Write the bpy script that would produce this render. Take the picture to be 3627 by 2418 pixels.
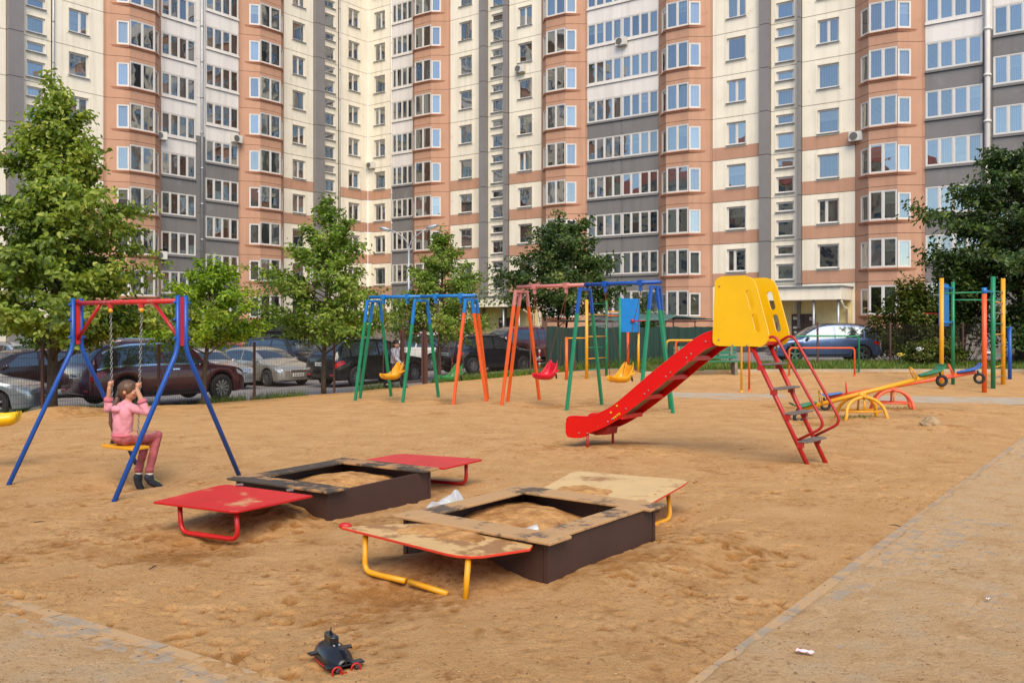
import bpy, math, random
import numpy as np
from mathutils import Vector, Matrix
sc = bpy.context.scene
for o in list(bpy.data.objects): bpy.data.objects.remove(o)
R = math.radians
# ------------------------------------------------------------------ camera, sky, sun, exposure
EYE = 1.75; FP = 3184.0; CX = 1813.5; HY = 1155.0      # eye height, focal length and principal point in photograph pixels
cam = bpy.data.cameras.new('camera'); cam.sensor_width = 36; cam.lens = 36*FP/3627
cam.shift_y = -(1209-HY)/3627; cam.clip_end = 2000; cam.clip_start = .05
co = bpy.data.objects.new('camera', cam); sc.collection.objects.link(co)
co.location = (0, 0, EYE); co.rotation_euler = (R(90), 0, 0); sc.camera = co
w = bpy.data.worlds.new('World'); sc.world = w; w.use_nodes = True
SUN_EL, SUN_AZ = R(46), R(174)        # azimuth clockwise from +Y: behind the camera, a little to the right
nt = w.node_tree; bg = nt.nodes['Background']
sky = nt.nodes.new('ShaderNodeTexSky'); sky.sky_type = 'NISHITA'; sky.sun_disc = False
sky.sun_elevation = SUN_EL; sky.sun_rotation = SUN_AZ; sky.dust_density = 0.25; sky.air_density = 1.0; sky.ozone_density = 1.0
nt.links.new(sky.outputs[0], bg.inputs[0]); bg.inputs[1].default_value = 0.085
sl = bpy.data.lights.new('sun', 'SUN'); sl.energy = 1.5; sl.angle = R(42); sl.color = (1.0, .86, .655)
so = bpy.data.objects.new('sun', sl); sc.collection.objects.link(so)
sd = Vector((math.sin(SUN_AZ)*math.cos(SUN_EL), math.cos(SUN_AZ)*math.cos(SUN_EL), math.sin(SUN_EL)))
so.rotation_euler = (-sd).to_track_quat('-Z', 'Y').to_euler(); so.location = sd*60
sc.view_settings.view_transform = 'Standard'; sc.view_settings.look = 'None'
sc.view_settings.gamma = 1; sc.view_settings.use_curve_mapping = False
sc.view_settings.exposure = 1.52
sc.cycles.max_bounces = 6; sc.cycles.transparent_max_bounces = 16; sc.cycles.caustics_reflective = False; sc.cycles.caustics_refractive = False
# ------------------------------------------------------------------ helpers
rng = random.Random(7); NR = np.random.default_rng(11)
C = sc.collection
WM = {}
def at(u, v, Y): return Vector(((u-CX)/FP*Y, Y, EYE-(v-HY)/FP*Y))
def gp(u, v, z=0.0):
    Y = (EYE-z)*FP/(v-HY); return Vector(((u-CX)/FP*Y, Y, z))
def tag(o, label=None, cat=None, group=None, kind=None):
    if label: o['label'] = label
    if cat: o['category'] = cat
    if group: o['group'] = group
    if kind: o['kind'] = kind
    return o
def thing(name, label, cat, loc=(0,0,0), rz=0.0, group=None):
    o = bpy.data.objects.new(name, None); C.objects.link(o); o.location = loc; o.rotation_euler = (0,0,rz)
    o.empty_display_size = .2
    WM[o] = Matrix.Translation(Vector(loc)) @ Matrix.Rotation(rz, 4, 'Z')
    return tag(o, label, cat, group)
def place(name, me, parent=None, loc=(0,0,0), rot=(0,0,0)):
    o = bpy.data.objects.new(name, me); C.objects.link(o); o.location = loc; o.rotation_euler = rot
    m = Matrix.Translation(Vector(loc)) @ Matrix.Rotation(rot[2],4,'Z') @ Matrix.Rotation(rot[1],4,'Y') @ Matrix.Rotation(rot[0],4,'X')
    if parent: o.parent = parent; m = WM[parent] @ m
    WM[o] = m; return o
def fillet(pts, rad, n=5):
    pts = [Vector(p) for p in pts]; out = [pts[0]]
    for i in range(1, len(pts)-1):
        a, b, c = pts[i-1], pts[i], pts[i+1]
        r = min(rad, (a-b).length*.45, (c-b).length*.45)
        p0 = b+(a-b).normalized()*r; p1 = b+(c-b).normalized()*r
        for k in range(n+1):
            t = k/n; out.append(p0*(1-t)**2 + b*2*t*(1-t) + p1*t*t)
    out.append(pts[-1]); return out
class MB:
    def __init__(s): s.v = []; s.f = []; s.m = []
    def add(s, vs, fs, m=0):
        b = len(s.v); s.v += [tuple(p) for p in vs]; s.f += [tuple(i+b for i in f) for f in fs]; s.m += [m]*len(fs); return s
    def box(s, c, d, rot=None, m=0):
        c = Vector(c); P = []
        for x in (-.5,.5):
            for y in (-.5,.5):
                for z in (-.5,.5):
                    p = Vector((x*d[0], y*d[1], z*d[2]))
                    if rot is not None: p = (Matrix.Rotation(rot,3,'Z') if isinstance(rot,(int,float)) else rot) @ p
                    P.append(c+p)
        return s.add(P, [(0,1,3,2),(4,6,7,5),(0,4,5,1),(2,3,7,6),(0,2,6,4),(1,5,7,3)], m)
    def tube(s, pts, r, n=8, m=0, cap=True, up=None, sq=None):
        pts = [Vector(p) for p in pts]; N = len(pts); rr = r if isinstance(r,(list,tuple)) else [r]*N
        T = []
        for i in range(N):
            a = pts[max(i-1,0)]; b = pts[min(i+1,N-1)]
            if 0 < i < N-1: t = ((pts[i]-a).normalized()+(b-pts[i]).normalized())
            else: t = b-a
            T.append(t.normalized() if t.length > 1e-9 else Vector((0,0,1)))
        u = Vector(up) if up is not None else (Vector((0,0,1)) if abs(T[0].z) < .9 else Vector((1,0,0)))
        base = len(s.v); V = []
        for i in range(N):
            t = T[i]; u = (u - t*u.dot(t)); u = u.normalized() if u.length > 1e-6 else t.orthogonal().normalized(); w_ = t.cross(u)
            for k in range(n):
                a = 2*math.pi*(k+.5)/n
                V.append(pts[i] + (u*math.cos(a) + w_*math.sin(a))*rr[i])
        F = []
        for i in range(N-1):
            for k in range(n):
                k2 = (k+1) % n; F.append((i*n+k, i*n+k2, (i+1)*n+k2, (i+1)*n+k))
        if cap: F.append(tuple(range(n-1,-1,-1))); F.append(tuple((N-1)*n+k for k in range(n)))
        return s.add(V, F, m)
    def sqbar(s, p0, p1, w_, m=0, up=None): return s.tube([p0,p1], w_*.7071, 4, m, True, up)
    def ell(s, c, r, n=12, k=8, m=0, rot=None):
        c = Vector(c); r = r if isinstance(r,(tuple,list)) else (r,r,r); V = [Vector((0,0,1))]
        for i in range(1,k):
            a = math.pi*i/k
            for j in range(n):
                b = 2*math.pi*j/n; V.append(Vector((math.sin(a)*math.cos(b), math.sin(a)*math.sin(b), math.cos(a))))
        V.append(Vector((0,0,-1))); V = [Vector((p.x*r[0],p.y*r[1],p.z*r[2])) for p in V]
        if rot is not None: V = [rot @ p for p in V]
        F = [(0,1+j,1+(j+1)%n) for j in range(n)]
        for i in range(k-2):
            for j in range(n):
                a = 1+i*n; F.append((a+j, a+n+j, a+n+(j+1)%n, a+(j+1)%n))
        L = len(V)-1; a = 1+(k-2)*n
        F += [(L, a+(j+1)%n, a+j) for j in range(n)]
        return s.add([c+p for p in V], F, m)
    def prism(s, poly, d, m=0, m2=None):
        """poly: list of 3-D points (planar), extruded by vector d; m2: material of the far cap"""
        poly = [Vector(p) for p in poly]; d = Vector(d); n = len(poly)
        b = len(s.v); s.v += [tuple(p) for p in poly] + [tuple(p+d) for p in poly]
        s.f.append(tuple(b+i for i in range(n-1,-1,-1))); s.m.append(m)
        s.f.append(tuple(b+n+i for i in range(n))); s.m.append(m if m2 is None else m2)
        for i in range(n):
            j = (i+1) % n; s.f.append((b+i,b+j,b+n+j,b+n+i)); s.m.append(m)
        return s
    def lathe(s, prof, c, axis, n=16, m=0):
        """prof: list of (axial, radius)"""
        c = Vector(c); a = Vector(axis).normalized(); u = a.orthogonal().normalized(); w_ = a.cross(u); V = []; F = []
        for (h, r) in prof:
            for k in range(n):
                t = 2*math.pi*k/n; V.append(c+a*h+(u*math.cos(t)+w_*math.sin(t))*max(r,1e-4))
        for i in range(len(prof)-1):
            for k in range(n):
                k2 = (k+1) % n; F.append((i*n+k, i*n+k2, (i+1)*n+k2, (i+1)*n+k))
        return s.add(V, F, m)
    def mesh(s, name, mats, smooth=False):
        me = bpy.data.meshes.new(name); me.from_pydata(s.v, [], s.f)
        for m in (mats if isinstance(mats,(list,tuple)) else [mats]): me.materials.append(m)
        if s.m and max(s.m) > 0: me.polygons.foreach_set('material_index', s.m)
        if smooth: me.polygons.foreach_set('use_smooth', [True]*len(s.f))
        me.update(); return me
    def obj(s, name, mats, parent=None, smooth=False, world=False, bevel=0, auto=None):
        if world and parent is not None:
            I = WM[parent].inverted(); s.v = [tuple(I @ Vector(p)) for p in s.v]
        me = s.mesh(name, mats, smooth or auto is not None)
        o = place(name, me, parent)
        if auto is not None: me.set_sharp_from_angle(angle=R(auto))
        if bevel:
            b = o.modifiers.new('bevel','BEVEL'); b.width = bevel; b.segments = 2; b.limit_method = 'ANGLE'; b.angle_limit = R(40)
        return o
def copy_tree(o, parent=None, loc=None, rz=None):
    c = o.copy(); C.objects.link(c); c.parent = parent
    if loc is not None: c.location = loc
    if rz is not None: c.rotation_euler = (0,0,rz)
    for ch in list(o.children): copy_tree(ch, c)
    return c
# ------------------------------------------------------------------ materials
def lin(r, g, b):
    f = lambda x: (x/255/12.92) if x/255 <= .04045 else ((x/255+.055)/1.055)**2.4
    return (f(r), f(g), f(b))
def mat(name, col, rough=.6, metal=0, var=.12, vs=3.0, bump=0, bs=40, coat=0, spec=.5, col2=None, dirt=None, emis=0, world=True, thr=(.35,.65), detail=5, stretch=None, sub=0, streak=0):
    m = bpy.data.materials.new(name); m.use_nodes = True; n = m.node_tree.nodes; L = m.node_tree.links
    b = n['Principled BSDF']; b.inputs['Roughness'].default_value = rough; b.inputs['Metallic'].default_value = metal
    b.inputs['Specular IOR Level'].default_value = spec
    if coat: b.inputs['Coat Weight'].default_value = coat; b.inputs['Coat Roughness'].default_value = .06
    if sub: b.inputs['Subsurface Weight'].default_value = sub; b.inputs['Subsurface Radius'].default_value = (.02,.008,.004)
    if world: src = n.new('ShaderNodeNewGeometry').outputs['Position']
    else: src = n.new('ShaderNodeTexCoord').outputs['Object']
    if stretch:
        mp = n.new('ShaderNodeMapping'); mp.inputs['Scale'].default_value = stretch; L.new(src, mp.inputs[0]); src = mp.outputs[0]
    nz = n.new('ShaderNodeTexNoise'); nz.inputs['Scale'].default_value = vs; nz.inputs['Detail'].default_value = detail; nz.inputs['Roughness'].default_value = .62
    L.new(src, nz.inputs[0])
    rp = n.new('ShaderNodeValToRGB'); rp.color_ramp.elements[0].position = thr[0]; rp.color_ramp.elements[1].position = thr[1]
    c1 = col if col2 is None else col2
    lo = tuple(min(1,x*(1-var)) for x in c1); hi = tuple(min(1,x*(1+var*.6)) for x in col)
    rp.color_ramp.elements[0].color = (*lo,1); rp.color_ramp.elements[1].color = (*hi,1)
    L.new(nz.outputs[0], rp.inputs[0]); out = rp.outputs[0]
    if dirt:       # (colour, scale, threshold, amount): blotches with a shape of their own
        dn = n.new('ShaderNodeTexNoise'); dn.inputs['Scale'].default_value = dirt[1]; dn.inputs['Detail'].default_value = 8; dn.inputs['Roughness'].default_value = .7
        L.new(src, dn.inputs[0]); dr = n.new('ShaderNodeValToRGB')
        dr.color_ramp.elements[0].position = dirt[2]; dr.color_ramp.elements[1].position = min(1,dirt[2]+.07)
        dr.color_ramp.elements[0].color = (0,0,0,1); dr.color_ramp.elements[1].color = (dirt[3],)*3+(1,)
        L.new(dn.outputs[0], dr.inputs[0]); mx = n.new('ShaderNodeMix'); mx.data_type = 'RGBA'
        L.new(dr.outputs[0], mx.inputs[0]); L.new(out, mx.inputs[6]); mx.inputs[7].default_value = (*dirt[0],1); out = mx.outputs[2]
        if rough < .5:
            mr = n.new('ShaderNodeMapRange'); L.new(dr.outputs[0], mr.inputs[0]); mr.inputs[3].default_value = rough; mr.inputs[4].default_value = .85; L.new(mr.outputs[0], b.inputs['Roughness'])
    if streak:     # rain streaks running down the wall
        mp2 = n.new('ShaderNodeMapping'); mp2.inputs['Scale'].default_value = (2.6,2.6,.10); L.new(src, mp2.inputs[0]); sn = n.new('ShaderNodeTexNoise'); sn.inputs['Scale'].default_value = 1.0; sn.inputs['Detail'].default_value = 6; L.new(mp2.outputs[0], sn.inputs[0])
        sr = n.new('ShaderNodeValToRGB'); sr.color_ramp.elements[0].position = .48; sr.color_ramp.elements[1].position = .72; sr.color_ramp.elements[0].color = (1,1,1,1); sr.color_ramp.elements[1].color = (1-streak,1-streak*1.1,1-streak*1.25,1)
        L.new(sn.outputs[0], sr.inputs[0]); mx2 = n.new('ShaderNodeMix'); mx2.data_type = 'RGBA'; mx2.blend_type = 'MULTIPLY'; mx2.inputs[0].default_value = 1; L.new(out, mx2.inputs[6]); L.new(sr.outputs[0], mx2.inputs[7]); out = mx2.outputs[2]
    L.new(out, b.inputs['Base Color'])
    if emis: L.new(out, b.inputs['Emission Color']); b.inputs['Emission Strength'].default_value = emis
    if bump:
        bn = n.new('ShaderNodeTexNoise'); bn.inputs['Scale'].default_value = bs; bn.inputs['Detail'].default_value = 4; L.new(src, bn.inputs[0])
        bp = n.new('ShaderNodeBump'); bp.inputs['Strength'].default_value = bump; bp.inputs['Distance'].default_value = .02
        L.new(bn.outputs[0], bp.inputs['Height']); L.new(bp.outputs[0], b.inputs['Normal'])
    return m
SANDC = lin(186,146,100)
M = {}
M['cream'] = mat('cream_render', lin(230,220,200), .85, var=.07, vs=.35, bump=.12, bs=30, dirt=(lin(206,190,164), 1.1, .60, .45), streak=.13)
M['coral'] = mat('coral_render', lin(183,139,113), .85, var=.08, vs=.4, bump=.12, bs=30, dirt=(lin(164,120,96), 1.0, .60, .5), streak=.12)
M['white'] = mat('white_render', lin(220,213,206), .8, var=.05, vs=.5, bump=.1, bs=30, dirt=(lin(204,196,186), 1.3, .62, .4), streak=.13)
M['grey'] = mat('grey_render', lin(120,116,114), .8, var=.08, vs=.5, bump=.1, bs=30, dirt=(lin(136,132,130), .9, .58, .5), streak=.12)
M['dgrey'] = mat('dark_grey_render', lin(126,121,119), .8, var=.08, vs=.5)
M['joint'] = mat('joint_sealant', lin(132,98,72), .9)
M['ledge'] = mat('ledge_render', lin(162,108,80), .8, var=.12, vs=2)
M['plinth'] = mat('plinth_concrete', lin(130,120,112), .9, var=.15, vs=2)
M['pvc'] = mat('white_pvc', lin(206,201,194), .35, var=.03)
M['zinc'] = mat('zinc_sheet', lin(165,168,172), .45, .6, var=.1, vs=4)
def glass(name, tint, refl, wav=.35):
    m = bpy.data.materials.new(name); m.use_nodes = True; n = m.node_tree.nodes; L = m.node_tree.links
    for x in list(n): n.remove(x)
    out = n.new('ShaderNodeOutputMaterial'); mx = n.new('ShaderNodeMixShader'); tr = n.new('ShaderNodeBsdfTransparent'); gl = n.new('ShaderNodeBsdfGlossy')
    tr.inputs[0].default_value = (*tint,1); gl.inputs['Roughness'].default_value = .015; gl.inputs[0].default_value = (.96,.98,1,1)
    fr = n.new('ShaderNodeFresnel'); fr.inputs[0].default_value = 1.5; ma = n.new('ShaderNodeMath'); ma.operation = 'ADD'; ma.use_clamp = True; ma.inputs[1].default_value = refl
    L.new(fr.outputs[0], ma.inputs[0]); L.new(ma.outputs[0], mx.inputs[0]); L.new(tr.outputs[0], mx.inputs[1]); L.new(gl.outputs[0], mx.inputs[2]); L.new(mx.outputs[0], out.inputs[0])
    g = n.new('ShaderNodeNewGeometry'); nz = n.new('ShaderNodeTexNoise'); nz.inputs['Scale'].default_value = 1.1; nz.inputs['Detail'].default_value = 1
    L.new(g.outputs['Position'], nz.inputs[0]); bp = n.new('ShaderNodeBump'); bp.inputs['Strength'].default_value = wav; bp.inputs['Distance'].default_value = .02
    L.new(nz.outputs[0], bp.inputs['Height']); L.new(bp.outputs[0], gl.inputs['Normal'])
    return m
M['glass'] = glass('window_glass', (.82,.86,.84), .22)
M['glass2'] = glass('window_glass_clean', (.76,.80,.80), .28, .3)
def pane_backing(name, c1, c2, sx, horiz=False):
    m = bpy.data.materials.new(name); m.use_nodes = True; n = m.node_tree.nodes; L = m.node_tree.links; b = n['Principled BSDF']; b.inputs['Roughness'].default_value = .9
    tc = n.new('ShaderNodeTexCoord'); wv = n.new('ShaderNodeTexWave'); wv.bands_direction = 'Z' if horiz else 'X'; wv.inputs['Scale'].default_value = sx; wv.inputs['Distortion'].default_value = .3 if horiz else 2.5
    wv.inputs['Detail'].default_value = 2; L.new(tc.outputs['Object'], wv.inputs[0]); rp = n.new('ShaderNodeValToRGB'); rp.color_ramp.elements[0].color = (*c1,1); rp.color_ramp.elements[1].color = (*c2,1)
    L.new(wv.outputs[0], rp.inputs[0]); L.new(rp.outputs[0], b.inputs['Base Color']); return m
BACKINGS = [pane_backing('sheer_curtain', lin(150,148,142), lin(205,203,196), 3.5), pane_backing('grey_curtain', lin(95,92,88), lin(150,146,138), 3),
        pane_backing('painted_dark_room', lin(52,46,42), lin(78,68,60), 1.2), pane_backing('painted_brown_room', lin(72,52,42), lin(105,80,62), .9),  # the two room sheets have the dim unlit interior painted on a flat backing
        pane_backing('blind_slats', lin(105,105,95), lin(190,190,175), 4.5, True), pane_backing('cream_blind', lin(180,170,140), lin(205,196,170), .6, True),
        pane_backing('beige_curtain', lin(120,100,78), lin(175,155,125), 3.2)]
CW = [.24,.24,.24,.12,.06,.04,.06]
# ------------------------------------------------------------------ terrain
def sm(x): x = np.clip(x, 0, 1); return x*x*(3-2*x)
def vn(x, y, seed=0):
    xi = np.floor(x).astype(np.int64); yi = np.floor(y).astype(np.int64); fx = x-xi; fy = y-yi
    def h(a, b):
        n = (a*374761393 + b*668265263 + seed*1274126177) & 0xffffffff
        n = ((n ^ (n >> 13))*1103515245) & 0xffffffff; n = (n ^ (n >> 16)) & 0xffff
        return n/65535.0
    ux = fx*fx*fx*(fx*(fx*6-15)+10); uy = fy*fy*fy*(fy*(fy*6-15)+10)
    a = h(xi,yi); b = h(xi+1,yi); c = h(xi,yi+1); d = h(xi+1,yi+1)
    return (a*(1-ux)+b*ux)*(1-uy)+(c*(1-ux)+d*ux)*uy
def fbm(x, y, sc_, oct=3, seed=0, gain=.5):
    t = 0; amp = 1; n = 0; f = 1/sc_; ca, sa = .8, .6
    for i in range(oct):
        t = t+amp*(vn(x*f+13.7*i, y*f-7.3*i, seed+i)*2-1); n += amp; amp *= gain; f *= 2.03; x, y = x*ca-y*sa, x*sa+y*ca
    return t/n
FA = np.array([-10.5, 20.1]); FE = np.array([.622, .783]); FN = np.array([-.783, .622])   # left fence: point, direction, outward normal
def fs(X, Y): return (X-FA[0])*FN[0]+(Y-FA[1])*FN[1]
def fq(X, Y): return np.maximum((X+2.92)*-.679+(Y-29.67)*.734, (Y-33)-(X-.68)*.02)        # beyond the back fence
def H(X, Y):
    X = np.asarray(X, float); Y = np.asarray(Y, float)
    s = fs(X, Y); q = fq(X, Y)
    park = -.52+.62*sm((X+9)/14)
    z = -.25*sm((s+6)/6)
    rise = .33*sm((Y-25)/8)*sm((X+1)/10)*(1-sm((q-1.5)/3))
    z = z*(1-sm((X+6)/8)) + rise
    wl = sm(s/1.2)*(1-sm((X+4)/5)); wq = sm((q-.2)/1.5)*sm((X+6)/4)*(1-sm((X-2)/4)); wr = sm((q-1.5)/2.5)
    wgt = np.maximum(np.maximum(wl, wq), wr)
    z = z*(1-wgt)+park*wgt
    d = np.hypot(X+5, Y-70)
    return z + .9*sm((Y-.25*np.abs(X)*0-48)/14)*0
def Hf(x, y): return float(H(x, y))
def dR(X, Y): return (X-.87)*.805-(Y-4.41)*.593        # right paved path, positive inside
def dL(X, Y): return (X+3.21)*-.54+(Y-5.8)*-.84        # left paved path
def thick(X, Y):                                       # depth of the sand that has drifted over the pavers
    r = .0065+.014*fbm(X, Y, .55, 5, 31, .68)+.010*fbm(X, Y, 2.4, 2, 41)
    l = .0085+.014*fbm(X, Y, .45, 5, 77, .72)+.012*sm((dL(X,Y)-.62)/.3)+.010*fbm(X, Y, 2.0, 2, 44)
    l = l - .006*(1-sm(np.abs(dL(X,Y)-.2)/.35))
    return np.where(dR(X,Y) > dL(X,Y), r, l)
DENT = []
_r = random.Random(3)
for i in range(4600):
    y = 4.2+_r.random()**1.6*20; x = (_r.random()*2-1)*.66*(y+1)
    DENT.append((x, y, _r.random()*math.pi, .03+.075*_r.random(), .018+.032*_r.random(), (.005+.018*_r.random())*max(.15,min(1.6,.8+1.6*float(fbm(np.array(x),np.array(y),1.6,2,88))))))
PITS = [(-4.25,10.15,1.0,.95,.5,-.14), (-2.75,21.4,1.1,1.0,.5,-.10), (-1.35,20.9,1.1,1.0,.5,-.09), (1.0,20.0,.9,1.0,.55,-.10), (2.5,18.9,.9,1.0,.55,-.10),
        (.75,13.35,.7,.9,.6,-.05), (1.75,12.95,0,.7,.5,.03), (-2.15,8.0,.6,.55,.42,.15), (-.30,6.50,.6,.55,.45,.17), (-.75,7.85,.95,.8,.4,.09), (1.45,7.0,1.0,.8,.4,.08), (.75,6.3,.9,.7,.35,.05),
        (-9.9,19.6,.9,1.2,.8,.22), (-8.4,21.2,.9,1.6,.7,.1), (3.5,11.0,0,.6,.5,.07), (4.2,11.9,0,.5,.4,.07), (-1.15,5.55,.7,.8,.5,-.05), (5.4,16.3,0,.8,.5,-.07), (7.0,18.9,0,.8,.5,-.05), (6.6,16.5,0,1.1,.8,.06), (7.9,18.2,0,1.1,.8,.06), (7.3,15.3,0,.7,.4,.05), (-3.0,6.9,.6,.9,.5,-.03), (-2.5,7.2,.4,.5,.35,-.05), (-.7,6.0,.7,.6,.3,-.04)]
def pits(X, Y):
    z = np.zeros_like(X)
    for (x, y, a, l, b, d) in PITS:
        c, s = math.cos(a), math.sin(a); u = ((X-x)*c+(Y-y)*s)/l; v = (-(X-x)*s+(Y-y)*c)/b
        z = z + d*np.exp(-(u*u+v*v)*1.4)
    return z
def build_sand():
    nr, ncl = 700, 640
    ys = np.concatenate([1.2+np.linspace(0,1,30)**1*2.4, 3.6*np.exp(np.linspace(0.002, 1, nr-30)*math.log(35.0/3.6))])
    ks = np.linspace(-.72, .72, ncl)
    Y = np.repeat(ys[:,None], ncl, 1); X = ks[None,:]*(Y+1.6)
    base = H(X, Y)
    pm = np.maximum(sm((dR(X,Y)+.07*fbm(X,Y,.5,4,15))/.06), sm((dL(X,Y)-.08+.26*fbm(X,Y,.6,4,16))/.14))
    near = np.exp(-np.maximum(0,-dR(X,Y))/.35)+np.exp(-np.maximum(0,-dL(X,Y))/.25)*.4
    amp = np.clip(.7+1.2*fbm(X,Y,2.6,2,5), .3, 1.9)
    n = .020*fbm(X,Y,1.9,2,1)+.0045*fbm(X,Y,.40,2,2)+amp*(.0035*fbm(X,Y,.19,2,12)+.0045*fbm(X,Y,.085,2,3)+.0055*fbm(X,Y,.042,2,4))
    for (x,y,a,l,b,d) in DENT:
        i0, i1 = np.searchsorted(ys, [y-.35, y+.35])
        if i1 <= i0: continue
        j0, j1 = np.searchsorted(ks, [(x-.4)/(y+1.6), (x+.4)/(y+1.6)])
        if j1 <= j0: continue
        xx = X[i0:i1,j0:j1]-x; yy = Y[i0:i1,j0:j1]-y; c, s = math.cos(a), math.sin(a)
        r2 = ((xx*c+yy*s)/l)**2+((-xx*s+yy*c)/b)**2
        n[i0:i1,j0:j1] += -d*np.exp(-r2*1.2)+d*.25*np.exp(-(np.sqrt(r2)-1.6)**2*4)
    far = 1-.55*sm((Y-14)/14)
    zp = thick(X,Y)+.0035*fbm(X,Y,.06,2,9)
    z = base+pits(X,Y)*(1-pm)+(n*far+.012-.030*near)*(1-pm)+zp*pm
    damp = np.clip(.16+.50*fbm(X,Y,.30,3,21)-38*(n-.020*fbm(X,Y,1.9,2,1))*(1-pm)+.55*fbm(X,Y,1.5,3,22)*np.clip(.6+fbm(X,Y,4.0,1,25),0,1), 0, 1)*(1-.8*pm)
    for (x,y,a,l,b,d) in PITS: damp += .40*np.exp(-(((X-x)/l)**2+((Y-y)/max(b,.6))**2)*1.1)*(1-pm)
    damp += 1.1*np.exp(-(((X+2.72)/.62)**2+((Y-4.75)/.42)**2))
    damp = np.clip(damp, 0, 1)
    keep = (fs(X,Y) < .1+.3*fbm(X,Y,.9,2,8)) & (fq(X,Y) < .1+.3*fbm(X,Y,.9,2,8)) & ((X < 4.5) | (Y < 30.05))
    idx = np.arange(nr*ncl).reshape(nr, ncl)
    q = np.stack([idx[:-1,:-1], idx[:-1,1:], idx[1:,1:], idx[1:,:-1]], -1)
    kq = keep[:-1,:-1] & keep[:-1,1:] & keep[1:,1:] & keep[1:,:-1]
    q = q[kq]; used = np.zeros(nr*ncl, bool); used[q.ravel()] = True; rm = np.cumsum(used)-1
    V = np.stack([X,Y,z], -1).reshape(-1,3)[used]; q = rm[q]
    me = bpy.data.meshes.new('playground_sand'); me.vertices.add(len(V)); me.vertices.foreach_set('co', V.ravel().astype(np.float32))
    me.loops.add(q.size); me.loops.foreach_set('vertex_index', q.ravel().astype(np.int32)); me.polygons.add(len(q))
    me.polygons.foreach_set('loop_start', np.arange(0,q.size,4,dtype=np.int32)); me.polygons.foreach_set('use_smooth', np.ones(len(q),bool))
    me.update(calc_edges=True)
    for nm, arr in (('damp',damp),('path',pm)):
        a = me.attributes.new(nm,'FLOAT','POINT'); a.data.foreach_set('value', arr.reshape(-1)[used].astype(np.float32))
    me.materials.append(M['sand']); o = place('playground_sand', me); o['kind'] = 'structure'; return o
def sand_mat():
    m = bpy.data.materials.new('sand'); m.use_nodes = True; n = m.node_tree.nodes; L = m.node_tree.links; b = n['Principled BSDF']
    b.inputs['Roughness'].default_value = .95; b.inputs['Specular IOR Level'].default_value = .15
    g = n.new('ShaderNodeNewGeometry').outputs['Position']
    def ramp(src, e, out=False):
        r = n.new('ShaderNodeValToRGB'); cr = r.color_ramp
        while len(cr.elements) < len(e): cr.elements.new(.5)
        for el,(p,c) in zip(cr.elements,e): el.position = p; el.color = (*c,1) if len(c) == 3 else c
        L.new(src, r.inputs[0]); return r.outputs[0]
    def nz(s, d=6, r=.65):
        x = n.new('ShaderNodeTexNoise'); x.inputs['Scale'].default_value = s; x.inputs['Detail'].default_value = d; x.inputs['Roughness'].default_value = r; L.new(g, x.inputs[0]); return x.outputs[0]
    def mix(f, a, c, t='MIX'):
        x = n.new('ShaderNodeMix'); x.data_type = 'RGBA'; x.blend_type = t
        for k, i in ((f,0),(a,6),(c,7)):
            if hasattr(k,'is_linked'): L.new(k, x.inputs[i])
            else: x.inputs[i].default_value = k if i == 0 else (*k,1)
        return x.outputs[2]
    at_d = n.new('ShaderNodeAttribute'); at_d.attribute_name = 'damp'; at_p = n.new('ShaderNodeAttribute'); at_p.attribute_name = 'path'
    dry = ramp(nz(2.2), [(.3,lin(196,148,94)),(.7,lin(215,170,117))]); wet = ramp(nz(5), [(.3,lin(158,108,56)),(.7,lin(182,130,74))])
    ad = n.new('ShaderNodeMath'); ad.operation = 'MULTIPLY_ADD'; L.new(nz(14,4), ad.inputs[0]); ad.inputs[1].default_value = 1.1; ad.inputs[2].default_value = -.55
    a2 = n.new('ShaderNodeMath'); a2.operation = 'ADD'; a2.use_clamp = True; L.new(ad.outputs[0], a2.inputs[0]); L.new(at_d.outputs['Fac'], a2.inputs[1])
    f = ramp(a2.outputs[0], [(.38,(0,0,0)),(.95,(1,1,1))])
    c = mix(f, dry, wet)
    pc = ramp(nz(3.2), [(.28,lin(194,152,104)),(.5,lin(211,173,127)),(.72,lin(203,176,140))])
    c = mix(at_p.outputs['Fac'], c, pc)
    gr = ramp(nz(210,2,.5), [(.30,(.62,.6,.58)),(.42,(1,1,1)),(.66,(1,1,1)),(.74,(1.28,1.25,1.2))])
    c = mix(1.0, c, gr, 'MULTIPLY')
    ms = n.new('ShaderNodeMath'); ms.operation = 'MULTIPLY_ADD'; L.new(nz(1.3,3), ms.inputs[0]); ms.inputs[1].default_value = .34; ms.inputs[2].default_value = -.17
    m2 = n.new('ShaderNodeMath'); m2.operation = 'ADD'; L.new(ms.outputs[0], m2.inputs[0]); L.new(nz(20,7,.74), m2.inputs[1])
    sp = ramp(m2.outputs[0], [(.34,(.66,.56,.46)),(.44,(1,1,1)),(1,(1,1,1))]); c = mix(1.0, c, sp, 'MULTIPLY')
    sp = ramp(nz(75,4,.7), [(.36,(.66,.58,.5)),(.43,(1,1,1)),(.68,(1,1,1)),(.76,(1.2,1.18,1.15))]); c = mix(1.0, c, sp, 'MULTIPLY')
    L.new(c, b.inputs['Base Color'])
    bn = nz(30,7,.78); bp = n.new('ShaderNodeBump'); bp.inputs['Strength'].default_value = 1.0; bp.inputs['Distance'].default_value = .03; L.new(bn, bp.inputs['Height']); L.new(bp.outputs[0], b.inputs['Normal'])
    return m
M['sand'] = sand_mat()
M['fillsand'] = mat('box_sand', lin(194,147,94), .95, var=.2, vs=6, bump=1.0, bs=40, col2=lin(164,114,64), spec=.15)
M['asphalt'] = mat('asphalt', lin(132,126,122), .9, var=.2, vs=1.3, bump=.3, bs=60)
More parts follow.
